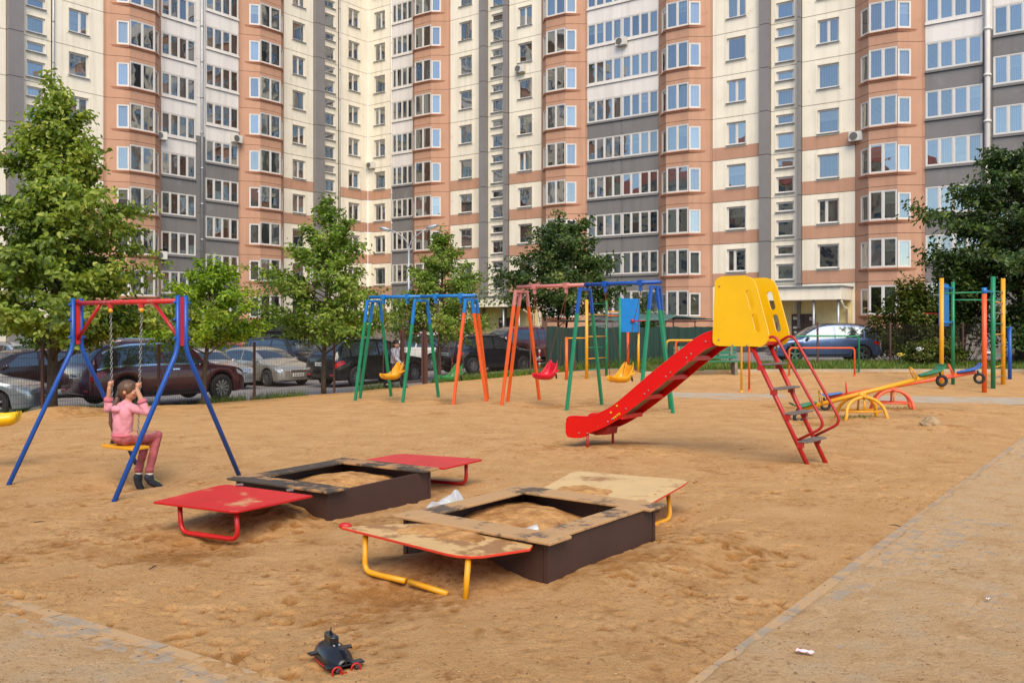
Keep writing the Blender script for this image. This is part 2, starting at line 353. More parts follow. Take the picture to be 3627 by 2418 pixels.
M['paver'] = mat('concrete_paver', lin(156,138,116), .9, var=.12, vs=7, bump=.35, bs=90, dirt=(lin(184,147,102), 5, .45, .9))
M['concrete'] = mat('path_concrete', lin(176,160,138), .9, var=.12, vs=2.5, bump=.3, bs=70, dirt=(lin(182,146,100), 1.6, .52, .9))
M['soil'] = mat('lawn_soil', lin(92,86,50), .95, var=.3, vs=4, bump=.5, bs=30, col2=lin(70,72,36))
def build_ground():
    xs = np.concatenate([np.linspace(-400,-45,9), np.linspace(-44,44,133), np.linspace(45,400,9)]); ys = np.concatenate([np.linspace(-300,-12,8), np.linspace(-10,95,150), np.linspace(97,500,8)])
    X, Y = np.meshgrid(xs, ys); Z = H(X,Y)
    inside = (fs(X,Y) < .6) & (fq(X,Y) < 1.0); Z = Z-np.where(inside, .2, 0.)
    nx, ny = len(xs), len(ys); idx = np.arange(nx*ny).reshape(ny,nx)
    q = np.stack([idx[:-1,:-1],idx[:-1,1:],idx[1:,1:],idx[1:,:-1]],-1).reshape(-1,4)
    me = bpy.data.meshes.new('ground'); me.from_pydata(np.stack([X,Y,Z],-1).reshape(-1,3).tolist(), [], q.tolist()); me.polygons.foreach_set('use_smooth',[True]*len(q))
    me.materials.append(M['asphalt']); o = place('ground', me); o['kind'] = 'structure'
build_ground(); build_sand()
def sheet(name, pts, m, dz, n1=30, n2=6, kind='structure', wob=0):
    """a sheet that follows the terrain between four plan corners a-b (one side) and d-c (other side)"""
    a,b,c,d = [np.array(p,float) for p in pts]; V = []; F = []
    for i in range(n1+1):
        for j in range(n2+1):
            s, t = i/n1, j/n2; p = (a*(1-s)+b*s)*(1-t)+(d*(1-s)+c*s)*t
            V.append((p[0],p[1],Hf(p[0],p[1])+dz))
    for i in range(n1):
        for j in range(n2): k = i*(n2+1)+j; F.append((k,k+n2+1,k+n2+2,k+1))
    mb = MB(); mb.add(V,F); o = mb.obj(name, m, None, True); o['kind'] = kind; return o
# cross path at the back, two kerb lines of concrete
sheet('path', [(1.0,22.35),(15.5,19.0),(16.0,21.1),(1.4,24.35)], M['concrete'], .010, 60, 6)
sheet('lawn', [(4.4,29.9),(26,29.9),(26,39.5),(4.4,36.2)], M['soil'], .03, 40, 12)
sheet('lawn', [(-22,6.2),(-2.9,30.2),(-3.2,30.6),(-22.6,7.2)], M['soil'], .006, 60, 3)
lw = sheet('lawn', [(-40,52),(30,60),(30,72),(-40,80)], M['soil'], .02, 10, 4)
# pavers that show through the sand
def pavers(name, org, ex, nx, ny, lx, ly, dfun, lim):
    ex = Vector((ex[0],ex[1],0)); ey = Vector((-ex.y,ex.x,0)); base = MB()
    base.box((0,0,0),(lx-.006,ly-.006,.06)); me = base.mesh('paver', M['paver']); ang = math.atan2(ex.y,ex.x)
    par = sheet(name, [org, (org[0]+ex.x*nx*lx, org[1]+ex.y*nx*lx), (org[0]+ex.x*nx*lx+ey.x*ny*ly, org[1]+ex.y*nx*lx+ey.y*ny*ly), (org[0]+ey.x*ny*ly, org[1]+ey.y*ny*ly)], M['fillsand'], -.055, 4, 4)
    cand = []
    for i in range(nx):
        for j in range(ny):
            p = Vector((org[0],org[1],0))+ex*((i+.5+(.5 if j % 2 else 0))*lx)+ey*((j+.5)*ly)
            if dfun(p.x,p.y) < .06 or p.y < 3.9 or abs(p.x) > .62*p.y: continue
            th = min(float(thick(np.array(p.x+a*ex.x),np.array(p.y+a*ex.y))) for a in (-lx*.4,0,lx*.4))
            if th < lim: cand.append((p.y, p))
    cand.sort(key=lambda t: t[0])
    for y, p in cand[:300]:
        place('paver', me, par, (p.x,p.y,-.030+rng.uniform(-.0015,.0015)), (rng.uniform(-.006,.006),rng.uniform(-.006,.006),ang))
    return par
pavers('path', (.87+.593*-1.2, 4.41+.805*-1.2), (.593,.805), 60, 1, .2, .1, dR, .003) if False else None
PR = pavers('path', (.87+.593*-2.2+.805*3.0, 4.41+.805*-2.2-.593*3.0), (.593,.805), 70, 30, .2, .1, dR, .0035)
PL = pavers('path', (-3.21-.84*1.5-.54*.78, 5.8+.54*1.5-.84*.78), (.84,-.54), 30, 7, .2, .1, dL, .0045)
# kerb stones that edge the left path
kb = MB(); kb.box((0,0,0),(.985,.08,.1)); kme = kb.mesh('kerb_stone', M['paver'])
for i in range(6):
    s = -.9+i*1.0; x, y = -3.21+.84*s, 5.8-.54*s
    place('kerb_stone', kme, PL, (x-.54*.06, y-.84*.06, -.044), (0,0,math.atan2(-.54,.84)))
for i in range(14):
    s = -1.2+i*1.0; x, y = .87+.593*s, 4.41+.805*s
    place('kerb_stone', kme, PR, (x+.805*.03, y-.593*.03, -.046), (0,0,math.atan2(.805,.593)))
# low kerb between the sand and the lawn
kk = MB()
kerb = tag(bpy.data.objects.new('kerb', None), kind='structure'); C.objects.link(kerb); WM[kerb] = Matrix.Identity(4)
kb = MB(); kb.box((0,0,0),(.98,.10,.16)); kme2 = kb.mesh('kerb_stone', M['concrete'])
for i in range(16):
    x = 4.9+i*.985; y = 29.95; place('kerb_stone', kme2, kerb, (x,y,Hf(x,y)+.02), (0,0,rng.uniform(-.006,.006)))

# loose pebbles and crumbs on the sand
def pebbles():
    g = np.random.default_rng(5); n = 2600; y = 4.2+g.random(n)**1.5*9; x = (g.random(n)*2-1)*.62*y; mb = MB(); V = []; F = []
    oc = np.array([(1,0,0),(0,1,0),(-1,0,0),(0,-1,0),(0,0,1),(0,0,-1)],float); ft = [(0,1,4),(1,2,4),(2,3,4),(3,0,4),(1,0,5),(2,1,5),(3,2,5),(0,3,5)]
    z = H(x,y)+pits(x,y)+.012+.020*fbm(x,y,1.9,2,1)
    ip = (dR(x,y) > .05) | (dL(x,y) > .05); z = np.where(ip, H(x,y)+np.maximum(thick(x,y),0), z)
    r = .0025+.006*g.random(n)**3
    for i in range(n):
        b = len(V); a = g.random()*6.28; sc_ = r[i]*np.array([1+.5*g.random(),.8+.4*g.random(),.6]); p = oc*sc_; c_, s_ = math.cos(a), math.sin(a); p = np.stack([p[:,0]*c_-p[:,1]*s_,p[:,0]*s_+p[:,1]*c_,p[:,2]],1)
        V += (p+np.array([x[i],y[i],z[i]+r[i]*.3])).tolist(); F += [tuple(b+k for k in f) for f in ft]
    mb.add(V,F); mb.m = [int(v) for v in np.repeat((g.random(n) < .35).astype(int),8)]; o = mb.obj('pebbles',[mat('pebble_dark',lin(128,92,58),.9,var=.4,vs=40),mat('pebble_pale',lin(184,156,118),.9,var=.3,vs=40)],None); tag(o,'loose pebbles and crumbs scattered over the sand','pebbles',None,'stuff')
pebbles()
# ------------------------------------------------------------------ apartment buildings
FH = 2.8
def zj(k, off=0.0): return EYE+FH*(3.952+k+off)
_pc = {}
def panel_mesh(w_, h, holes, mats, stripe=0, dep=.10, rev=.22, trim=0, gx=.018, gz=.018):
    """wall plate, origin lower left of its face, outward -y; holes (x0,x1,z0,z1)"""
    key = (round(w_,3),round(h,3),tuple(holes),tuple(m.name for m in mats),stripe,trim,gx,gz)
    if key in _pc: return _pc[key]
    xs = {gx, w_-gx}; zs = {gz, h-gz}
    if stripe: zs.add(stripe)
    for a,b,c,d in holes: xs |= {max(a,gx),min(b,w_-gx)}; zs |= {c,d}
    xs = sorted(xs); zs = sorted(zs); mb = MB()
    inh = lambda x,z: any(a < x < b and c < z < d for a,b,c,d in holes)
    for i in range(len(xs)-1):
        for j in range(len(zs)-1):
            x0,x1,z0,z1 = xs[i],xs[i+1],zs[j],zs[j+1]
            if inh((x0+x1)/2,(z0+z1)/2): continue
            mb.add([(x0,0,z0),(x1,0,z0),(x1,0,z1),(x0,0,z1)],[(0,1,2,3)], 1 if stripe and z1 <= stripe+1e-6 else 0)
    X0,X1,Z0,Z1 = xs[0],xs[-1],zs[0],zs[-1]
    mb.add([(X0,0,Z0),(X1,0,Z0),(X1,0,Z1),(X0,0,Z1),(X0,dep,Z0),(X1,dep,Z0),(X1,dep,Z1),(X0,dep,Z1)],[(0,4,5,1),(1,5,6,2),(2,6,7,3),(3,7,4,0)])
    for a,b,c,d in holes:
        a = max(a,gx); b = min(b,w_-gx)
        mb.add([(a,0,c),(b,0,c),(b,0,d),(a,0,d),(a,rev,c),(b,rev,c),(b,rev,d),(a,rev,d)],[(0,1,5,4),(1,2,6,5),(2,3,7,6),(3,0,4,7)])
        if trim:
            t = trim; y = -.025
            for (x0,x1,z0,z1) in ((a-t,b+t,d,d+t),(a-t,b+t,c-t,c),(a-t,a,c,d),(b,b+t,c,d)):
                if x0 < gx or x1 > w_-gx: continue
                mb.add([(x0,y,z0),(x1,y,z0),(x1,y,z1),(x0,y,z1),(x0,0,z0),(x1,0,z0),(x1,0,z1),(x0,0,z1)],[(0,1,2,3),(0,4,5,1),(1,5,6,2),(2,6,7,3),(3,7,4,0)], 0)
    me = mb.mesh('wall_panel', mats); _pc[key] = me; return me
_wc = {}
def win_meshes(w_, h, cuts):
    """frame mesh and the pane rectangles; cuts = mullion positions"""
    key = (round(w_,3),round(h,3),cuts)
    if key in _wc: return _wc[key]
    f = .065; mb = MB(); xs = [0]+[c*w_ for c in cuts]+[w_]; panes = []
    mb.box((w_/2,0,f/2),(w_,.07,f)); mb.box((w_/2,0,h-f/2),(w_,.07,f))
    for i,x in enumerate(xs):
        e = f/2 if i == 0 else (-f/2 if i == len(xs)-1 else 0); ww = f if e else f*1.5
        mb.box((x+e,0,h/2),(ww,.07,h-2*f))
    for i in range(len(xs)-1):
        a = xs[i]+(f if i == 0 else f*.75); b = xs[i+1]-(f if i == len(xs)-2 else f*.75); s = .045
        for (x0,x1,z0,z1) in ((a,b,f,f+s),(a,b,h-f-s,h-f),(a,a+s,f+s,h-f-s),(b-s,b,f+s,h-f-s)):
            mb.box(((x0+x1)/2,.006,(z0+z1)/2),(x1-x0,.045,z1-z0))
        panes.append((a+s,b-s,f+s,h-f-s))
    me = mb.mesh('window', M['pvc']); pm = []
    for (a,b,c,d) in panes:
        q = MB(); q.add([(-(b-a)/2,0,0),((b-a)/2,0,0),((b-a)/2,0,d-c),(-(b-a)/2,0,d-c)],[(0,1,2,3)])
        g = [q.mesh('pane',M['glass']), q.mesh('pane',M['glass2'])]
        q = MB(); q.add([(-(b-a)/2-.04,0,0),((b-a)/2+.04,0,0),((b-a)/2+.04,0,d-c),(-(b-a)/2-.04,0,d-c)],[(0,1,2,3)])
        cm = [q.mesh('pane_backing',cu) for cu in BACKINGS]
        hb = MB(); hh = (d-c)*.45; hb.add([(-(b-a)/2-.04,-.02,d-c-hh),((b-a)/2+.04,-.02,d-c-hh),((b-a)/2+.04,-.02,d-c),(-(b-a)/2-.04,-.02,d-c)],[(0,1,2,3)])
        pm.append(((a+b)/2,c,g,cm,hb.mesh('roller_blind',BACKINGS[5])))
    _wc[key] = (me,pm); return _wc[key]
wr = random.Random(21)
def window(par, x, y, z, w_, h, cuts=(), rz=0.0, ax=(1,0), shiny=.3, sill=True, tilt=True, same=None):
    """x,y,z: lower left corner in the wing's frame; ax: unit direction along the face"""
    me, pm = win_meshes(w_, h, cuts); o = place('window', me, par, (x,y,z), (0,0,rz))
    c0 = wr.choices(range(7), CW)[0]
    for i,(px,pz,g,cm,hb) in enumerate(pm):
        ga = g[1] if wr.random() < shiny else g[0]
        place('pane', ga, o, (px,.008,pz), (wr.gauss(0,.010),0,wr.gauss(0,.012)))
        c = c0 if wr.random() < .75 else wr.choices(range(7), CW)[0]
        place('pane_backing', cm[c], o, (px,.14+.02*i,pz))
        if c in (1,2,3) and wr.random() < .26: place('roller_blind', hb, o, (px,.13,pz))
    if sill: place('sill', sill_mesh(w_), o)
    return o
_sm = {}
def sill_mesh(w_):
    k = round(w_,2)
    if k not in _sm:
        mb = MB(); mb.box((w_/2,-.14,-.02),(w_+.10,.24,.03)); _sm[k] = mb.mesh('sill', M['zinc'])
    return _sm[k]
GAPC = [(),(),(.5,),(.58,),(.4,)]
def wing(name, label, loc, rz, secs, kmax, x_lo, x_hi):
    T = thing(name, label, 'building', loc, rz)
    P = lambda me,x,y,z,r=0.0,nm='wall_panel': place(nm, me, T, (x,y,z), (0,0,r))
    # core walls behind the panels (joint colour), plinth, parapet, roof
    top = zj(kmax+1)
    mb = MB(); mb.box(((x_lo+x_hi)/2, 6.5, (top-2)/2),(x_hi-x_lo, 12.0, top+2)); mb.obj('core_wall', M['joint'], T)
    mb = MB(); mb.box(((x_lo+x_hi)/2, 6.4, top+.5),(x_hi-x_lo+.2, 12.9, 1.0)); mb.obj('roof', M['white'], T)
    for s in secs:
        kind,x0,x1,off = s[0],s[1],s[2],s[3]; gk = s[4] if len(s) > 4 else 0; w_ = x1-x0
        mb = MB(); zp = zj(-4,off); mb.box(((x0+x1)/2,.16,(zp-1.6)/2),(w_,.4,zp+1.6)); mb.obj('plinth', M['plinth'], T)
        for k in range(-4, kmax+1):
            z = zj(k,off); st = .85 if -3 <= k <= 0 else 0
            if kind == 'win':
                ww = 1.32; h = 1.5; a = round((w_-ww)/2+s[5] if len(s) > 5 else (w_-ww)/2,3)
                two = len(s) > 6
                P(panel_mesh(w_, FH, [(a,a+ww,.93,2.43)], [M['cream'],M['coral']], st, trim=.13), x0, 0, z)
                window(T, x0+a, .13, z+.93, ww, h, (.48,) if two else wr.choice(GAPC), shiny=s[7] if len(s) > 7 else .3)
            elif kind == 'pil':
                m = MB(); m.box((w_/2,-.02,FH/2),(w_-.01,.62,FH-.035)); P(_share(('pil',round(w_,3)), m, M['dgrey']), x0, 0, z, nm='pilaster')
            elif kind == 'stair':
                a = round((w_-1.15)/2,3)
                P(panel_mesh(w_, FH, [(a,a+1.15,.28,1.32),(a,a+1.15,1.88,2.5)] if k > -4 else [(a,a+1.15,1.88,2.5)], [M['cream'],M['coral']], 0, trim=.08), x0, .16, z)
                if k > -4: window(T, x0+a, .27, z+.28, 1.15, 1.04, (), shiny=.6)
                window(T, x0+a, .27, z+1.88, 1.15, .62, (), shiny=.6)
            elif kind == 'balc':
                nmod = s[5] if len(s) > 5 else 1; mw = w_/nmod; pmx = M['grey'] if k <= gk else M['white']
                for j in range(nmod):
                    P(panel_mesh(mw, 1.0, [], [pmx], 0, gx=.012, gz=.0), x0+j*mw, 0, z-.13, nm='parapet')
                    bm_ = MB(); bm_.box((mw/2,-.02,.06),(mw-.02,.16,.13)); P(_share(('cap',round(mw,3),pmx.name), bm_, pmx), x0+j*mw, 0, z+.9, nm='parapet_cap')
                    window(T, x0+j*mw+.02, .02, z+1.05, mw-.04, 1.6, tuple([.22,.48,.75] if mw < 2.7 else [.25,.5,.75]), shiny=s[6] if len(s) > 6 else .3, sill=False)
            elif kind == 'bay':
                flip = gk; p = .88; a = 1.0; b = 1.32
                Q = [(x0,0),(x0+a,-p),(x1-b,-p),(x1-.18,0)] if not flip else [(x0+.18,0),(x0+b,-p),(x1-a,-p),(x1,0)]
                for i in range(3):
                    A = Vector((*Q[i],0)); B = Vector((*Q[i+1],0)); L_ = (B-A).length; r = math.atan2(B.y-A.y,B.x-A.x); d = (B-A)/L_; nrm = Vector((-d.y,d.x,0))
                    if i == 1: hole = (0,L_,.80,2.56)
                    elif i == 0: hole = (round(L_-.80,3),L_,.80,2.38)
                    else: hole = (0,.80,.80,2.38)
                    L_ = round(L_,3); P(panel_mesh(L_, FH, [hole], [M['coral']], 0, gx=0, gz=.013), A.x, A.y, z, r)
                    hx0,hx1 = max(hole[0],0.02),min(hole[1],L_-.02); q = A+d*hx0+nrm*.04
                    cu = (.5,) if i == 1 else ()
                    window(T, q.x, q.y, z+.80, hx1-hx0, hole[3]-.80, cu, r, shiny=s[5] if len(s) > 5 else .3, sill=False)
                # flat strip beside the bay
                sx = (x1-.18,x1) if not flip else (x0,x0+.18)
                P(panel_mesh(.18, FH, [], [M['coral']], 0, gx=0, gz=.013), sx[0], 0, z)
                o = .13; e = [(Q[0][0]+.02,0.02),(Q[1][0]-o*.45,Q[1][1]-o),(Q[2][0]+o*.45,Q[2][1]-o),(Q[3][0]-.02,0.02)]
                m = MB(); m.prism([(u-x0,v,0) for u,v in e],(0,0,.05)); e2 = [(u-x0,v+(.06 if v < 0 else 0),-.09) for u,v in e]; m.prism(e2,(0,0,.09))
                P(_share(('ledge',round(w_,3),flip), m, M['ledge']), x0, 0, z+.70, nm='ledge')
                # inner box so that the bay is closed
                if k == -4: pass
            elif kind == 'gap':
                m = MB(); m.box((w_/2,.0,FH/2),(w_-.02,.2,FH-.02)); mm = M['grey'] if k <= gk else M['white']
                P(_share(('gap',round(w_,3),mm.name), m, mm), x0, .1, z)
    return T
_sh = {}
def _share(key, mb, m):
    if key not in _sh: _sh[key] = mb.mesh(key[0], m)
    return _sh[key]
COR = (-12.744, 79.486, 0)
# left wing: local x = minus the distance from the inner corner
Lm = lambda a,b: (-b,-a)
LS = [('win',*Lm(0,3.36),0,0,0,True,.1), ('stair',*Lm(3.36,5.30),0), ('pil',*Lm(5.30,6.28),0), ('win',*Lm(6.28,9.37),0,0,0), ('bay',*Lm(9.37,13.70),0,1,.2),
      ('balc',*Lm(13.70,16.62),0,0,1,.1), ('gap',*Lm(16.62,17.42),0,0), ('balc',*Lm(17.42,20.23),-.507,0,1,.15), ('bay',*Lm(20.23,24.44),-.507,1,.35), ('win',*Lm(24.44,27.83),-.507,0,0,),
      ('stair',*Lm(27.83,29.75),-.507), ('pil',*Lm(29.75,30.65),-.507), ('win',*Lm(30.65,34.0),-.507), ('bay',*Lm(34.0,38.2),-.507,1), ('balc',*Lm(38.2,41.2),-.507,0)]
LS = [tuple(s) for s in LS]
def fix(s):
    s = list(s)
    if s[0] == 'win':
        while len(s) < 6: s.append(0)
    return tuple(s)
WL = wing('apartment_building', 'apartment wing on the left with coral bays, ending at the inner corner', COR, R(53.94), [fix(s) for s in LS], 7, -44, 0)
RS = [('win',0,2.88,0,0,0), ('balc',2.95,5.34,0,0,1,.1), ('bay',5.34,9.49,0,0,.3), ('win',9.49,12.73,0,0,0), ('pil',12.73,13.28,0), ('stair',13.28,15.12,0), ('pil',15.12,15.42,0), ('win',15.48,18.55,0,0,0),
      ('bay',18.55,22.61,0,0,.4), ('balc',22.61,28.43,0,1,2,.45), ('bay',28.43,32.43,0,0,.6), ('win',32.43,35.77,0,0,0), ('pil',35.77,36.38,0), ('stair',36.38,38.24,0), ('pil',38.24,38.43,0), ('win',38.45,41.72,0,0,0),
      ('bay',41.72,45.67,0,0,.6), ('balc',45.67,48.70,0,1,1,.6), ('gap',48.70,49.2,0,1), ('balc',49.2,52.2,.5,1,1,.6), ('bay',52.2,56.2,.5,0), ('win',56.2,59.4,.5)]
WR_ = wing('apartment_building', 'apartment wing facing right with coral bays, from the inner corner to the right edge', COR, R(-36.06), [fix(s) for s in RS], 7, 0, 62)
# blocks on the far side of the yard, behind the camera: they show up mirrored in the panes
M['oppw'] = mat('opposite_block_render', lin(226,206,170), .85, var=.06, vs=.3); M['oppr'] = mat('opposite_block_roof', lin(170,84,66), .8)
M['oppg'] = mat('opposite_block_pane', lin(70,84,96), .1, var=.2)
def far_block(label, loc, rz, nx, nz):
    T = thing('apartment_block', label, 'building', loc, rz); L_ = nx*3.3
    mb = MB(); mb.box((0,6,nz*1.4),(L_,12,nz*2.8)); mb.obj('wall', M['oppw'], T)
    mb = MB(); mb.prism([(-L_/2-.4,-.5,nz*2.8),(-L_/2-.4,12.5,nz*2.8),(-L_/2-.4,6,nz*2.8+3.2)],(L_+.8,0,0)); mb.obj('roof', M['oppr'], T)
    for i in range(nx):
        if i % 4 == 2: mb = MB(); mb.box((-L_/2+3.3*(i+.5),-.12,nz*1.4),(3.0,.3,nz*2.8-.1)); mb.obj('bay_strip', M['coral'], T)
    mb = MB(); mb.box((0,0,0),(1.7,.1,1.55),m=0); mb.box((-.42,-.04,0),(.72,.06,1.4),m=1); mb.box((.42,-.04,0),(.72,.06,1.4),m=1); me = mb.mesh('window',[M['pvc'],M['oppg']])
    for i in range(nx):
        for j in range(nz): place('window', me, T, (-L_/2+3.3*(i+.5),-.30 if i % 4 == 2 else -.04,1.6+2.8*j))
far_block('cream block with a red roof across the yard, mirrored in the right wing', (-92,-2,0), R(125.5), 22, 11)
far_block('cream block behind the camera, mirrored in the bay windows', (4,-62,0), R(180), 24, 9)
# rain pipes
def pipe(W, x, y, z0, z1, m, r=.09):
    mb = MB(); mb.tube([(x,y,z0),(x,y,z1)], r, 10)
    for k in range(12): mb.tube([(x,y,z0+2.6*k),(x,y,z0+2.6*k+.12)], r*1.35, 10)
    mb.obj('rain_pipe', m, W, True)
pipe(WL, -17.0, -.14, .2, 36, M['zinc']); pipe(WL, -3.37, -.05, .2, 36, M['zinc'], .05); pipe(WL, -27.8, -.08, .2, 36, M['zinc'], .06)
pipe(WR_, 48.95, -.16, .2, 36, M['white'], .15); pipe(WR_, 2.91, -.03, .2, 36, M['white'], .05)
# entrances: canopy, porch wall, door, notices
M['porch'] = mat('porch_render', lin(214,196,142), .85, var=.12, vs=1.2, bump=.1, bs=30)
M['door'] = mat('brown_steel_door', lin(74,50,40), .5, var=.15, vs=5)
M['paper'] = mat('paper', lin(225,220,205), .9, var=.04)
M['redp'] = mat('red_print', lin(190,70,60), .8); M['blackp'] = mat('black_print', (.02,.02,.02), .8)
def entrance(W, x0, x1, zg, sgn=1):
    mb = MB(); mb.box(((x0+x1)/2,-1.15,zg+3.30),(x1-x0,2.5,.78)); mb.obj('canopy', M['cream'], W, bevel=.02)
    mb = MB(); mb.box(((x0+x1)/2,-1.2,zg+3.72),(x1-x0+.16,2.7,.06)); mb.obj('canopy_flashing', M['zinc'], W)
    mb = MB(); mb.box(((x0+x1)/2,-.10,zg+1.45),(x1-x0,.12,2.9)); mb.obj('porch_wall', M['porch'], W)
    for x in (x0+.12,): mb = MB(); mb.box((x,-1.1,zg+1.45),(.16,2.0,2.9)); mb.obj('porch_wall', M['porch'], W)
    for x in (x1-1.7, x1-.25): mb = MB(); mb.tube([(x,-2.1,zg-.2),(x,-2.1,zg+2.92)],.08,10); mb.obj('porch_column', M['zinc'], W, True)
    dx = x0+.47*(x1-x0); mb = MB(); mb.box((dx,-.19,zg+1.05),(1.5,.06,2.1)); d = mb.obj('door', M['door'], W)
    mb = MB(); mb.box((0.02,-.235,zg+1.05),(.03,.03,2.08)); mb.v = [(a+dx,b,c) for a,b,c in mb.v]; mb.obj('door_seam', M['blackp'], d)
    for (a,c,ww,hh) in ((-.5,1.85,.28,.2),(.5,1.8,.22,.2),(-.52,1.25,.26,.12),(-.5,.95,.16,.12)):
        mb = MB(); mb.box((dx+a,-.226,zg+c),(ww,.012,hh)); n_ = mb.obj('notice', M['paper'], d)
    mb = MB(); mb.box((dx-.5,-.235,zg+1.9),(.24,.012,.05)); mb.box((dx+.5,-.235,zg+1.8),(.1,.012,.1)); mb.obj('notice_print', M['redp'], d)
    mb = MB(); mb.box((dx-.45,-.18,zg+2.55),(.36,.04,.5)); nb = mb.obj('notice_board', M['paper'], W)
    mb = MB()
    for i in range(5): mb.box((dx-.45,-.205,zg+2.72-.09*i),(.26,.012,.03))
    mb.obj('notice_print', M['plinth'], nb)
    mb = MB(); mb.tube([(x1-.05,-2.2,zg+2.85),(x1-.2,-1.2,zg+2.5),(x1-.2,-.3,zg+2.4),(x1-.2,-.3,zg-.2)],.06,8); mb.obj('rain_pipe', M['cream'], W, True)
entrance(WR_, 36.0, 41.55, .42); entrance(WR_, 12.9, 18.2, .30)
# entrance doors deep in the left wing, and a small brown gate house wall
mb = MB(); mb.box((-22.5,-.75,1.0),(3.4,.14,2.2)); mb.obj('cellar_door', M['door'], WL)
# air conditioners
M['ac'] = mat('air_conditioner_case', lin(205,200,190), .5, var=.06); M['acd'] = mat('air_conditioner_grille', lin(95,92,88), .6)
def aircon(W, x, y, z, label, rz=0.0):
    t = thing('air_conditioner', label, 'air conditioner', tuple(WM[W] @ Vector((x,y,z))), WM[W].to_euler().z+rz, 'air conditioners on the facades')
    mb = MB(); mb.box((0,-.18,.3),(.82,.32,.56)); mb.obj('case', M['ac'], t, bevel=.02)
    mb = MB(); mb.lathe([(0,.24),(.02,.24),(.02,.20),(.01,.20),(.01,.05),(.03,.05),(.03,0)],(-.12,-.342,.3),(0,-1,0),16); mb.obj('fan_grille', M['acd'], t)
    for s in (-.3,.3): mb = MB(); mb.box((s,-.1,0),(.04,.42,.04)); mb.obj('bracket', M['zinc'], t)
aircon(WL,-14.05,-.08,zj(1)-.02,'air conditioner on the white balcony beside the second coral bay of the left wing')
aircon(WL,-20.35,-.10,zj(1,-.507)+.55,'air conditioner between the first coral bay and the white balconies', R(-20))
aircon(WL,-20.35,-.10,zj(-2,-.507)+.6,'air conditioner at the grey balconies just above the bright green tree', R(-20))
aircon(WR_,.55,-.02,zj(1)-.05,'air conditioner beside the inner corner of the two wings')
aircon(WR_,16.7,-.06,zj(3)+.1,'air conditioner under a cream wall window left of the middle coral bay')
aircon(WR_,25.6,-.06,zj(3)+.55,'air conditioner in the middle of the white balconies, under the balcony windows')
aircon(WR_,41.85,-.15,zj(0)+.15,'air conditioner at the left edge of the right coral bay')
# ------------------------------------------------------------------ playground paint
def paint(name, c, rough=.4, chip=(lin(120,84,62), 16, .665, .85), **k): return mat(name, lin(*c), rough, var=.10, vs=4, bump=.05, bs=60, dirt=chip, **k)
M['blue'] = paint('blue_paint', (18,76,160)); M['skyblue'] = paint('sky_blue_paint', (20,112,184)); M['red'] = paint('red_paint', (186,24,22))
M['dred'] = paint('red_frame_paint', (172,30,28)); M['green'] = paint('green_paint', (22,124,84)); M['orange'] = paint('orange_paint', (218,88,28)); M['yellow'] = paint('yellow_paint', (220,154,22))
M['pink'] = paint('faded_pink_paint', (190,118,112)); M['redworn'] = paint('worn_red_paint', (196,44,36), .5, (lin(150,120,105), 7, .56, .9))
M['slidered'] = mat('slide_red_paint', lin(216,10,12), .24, var=.06, vs=2.0, bump=.03, bs=9, dirt=(lin(176,92,80), 7, .64, .55))
M['yelplastic'] = mat('yellow_plastic', lin(236,184,4), .34, var=.06, vs=2, bump=.05, bs=6, dirt=(lin(206,166,40), 6, .62, .5))
M['rust'] = mat('rusty_chain', lin(110,62,40), .8, .3, var=.3, vs=30); M['steel'] = mat('galvanised_steel', lin(160,158,152), .4, .8, var=.15, vs=20)
M['brownboard'] = mat('brown_plywood', lin(64,40,31), .62, var=.14, vs=1.2, bump=.1, bs=30, stretch=(1,1,.6), dirt=(lin(120,98,84), 3, .66, .5))
M['seatboard'] = mat('dark_seat_board', lin(70,60,50), .75, var=.2, vs=5, bump=.2, bs=40, dirt=(lin(176,132,84), 1.7, .47, .9))
M['sandyboard'] = mat('sandy_seat_board', lin(96,80,64), .75, var=.2, vs=5, bump=.2, bs=40, dirt=(lin(182,142,96), 2.4, .40, .96))
M['redlid'] = mat('red_lid', lin(200,36,32), .5, var=.10, vs=2.5, spec=.3, dirt=(lin(200,152,104), 2.1, .57, .85))
M['fadedlid'] = mat('faded_red_lid', lin(198,62,56), .6, spec=.3, var=.12, vs=3, dirt=(lin(206,160,112), 2.2, .64, .7))
M['yellid'] = mat('pale_yellow_lid', lin(208,174,120), .55, var=.08, vs=3, dirt=(lin(152,108,64), 2.4, .55, .95))
M['yellid2'] = mat('sandy_yellow_lid', lin(202,164,108), .55, var=.08, vs=3, dirt=(lin(150,106,62), 3.4, .47, .97))
M['black'] = mat('black_rubber', (.018,.018,.02), .75, var=.2, vs=8); M['brownmetal'] = mat('brown_fence_paint', lin(84,52,44), .5, var=.1)
M['wire'] = mat('fence_wire', lin(70,60,54), .5, .4); M['tarp'] = mat('green_tarp', lin(12,48,38), .6, var=.25, vs=1.5, bump=.35, bs=5, stretch=(3,3,.6))
M['tarp2'] = mat('canopy_tarp', lin(62,92,86), .6, var=.2, vs=1.0); M['wood'] = mat('grey_wood', lin(128,118,104), .8, var=.2, vs=6); M['gslat'] = paint('green_bench_paint', (32,112,82), .5)
GZ = lambda x, y: Hf(x, y)
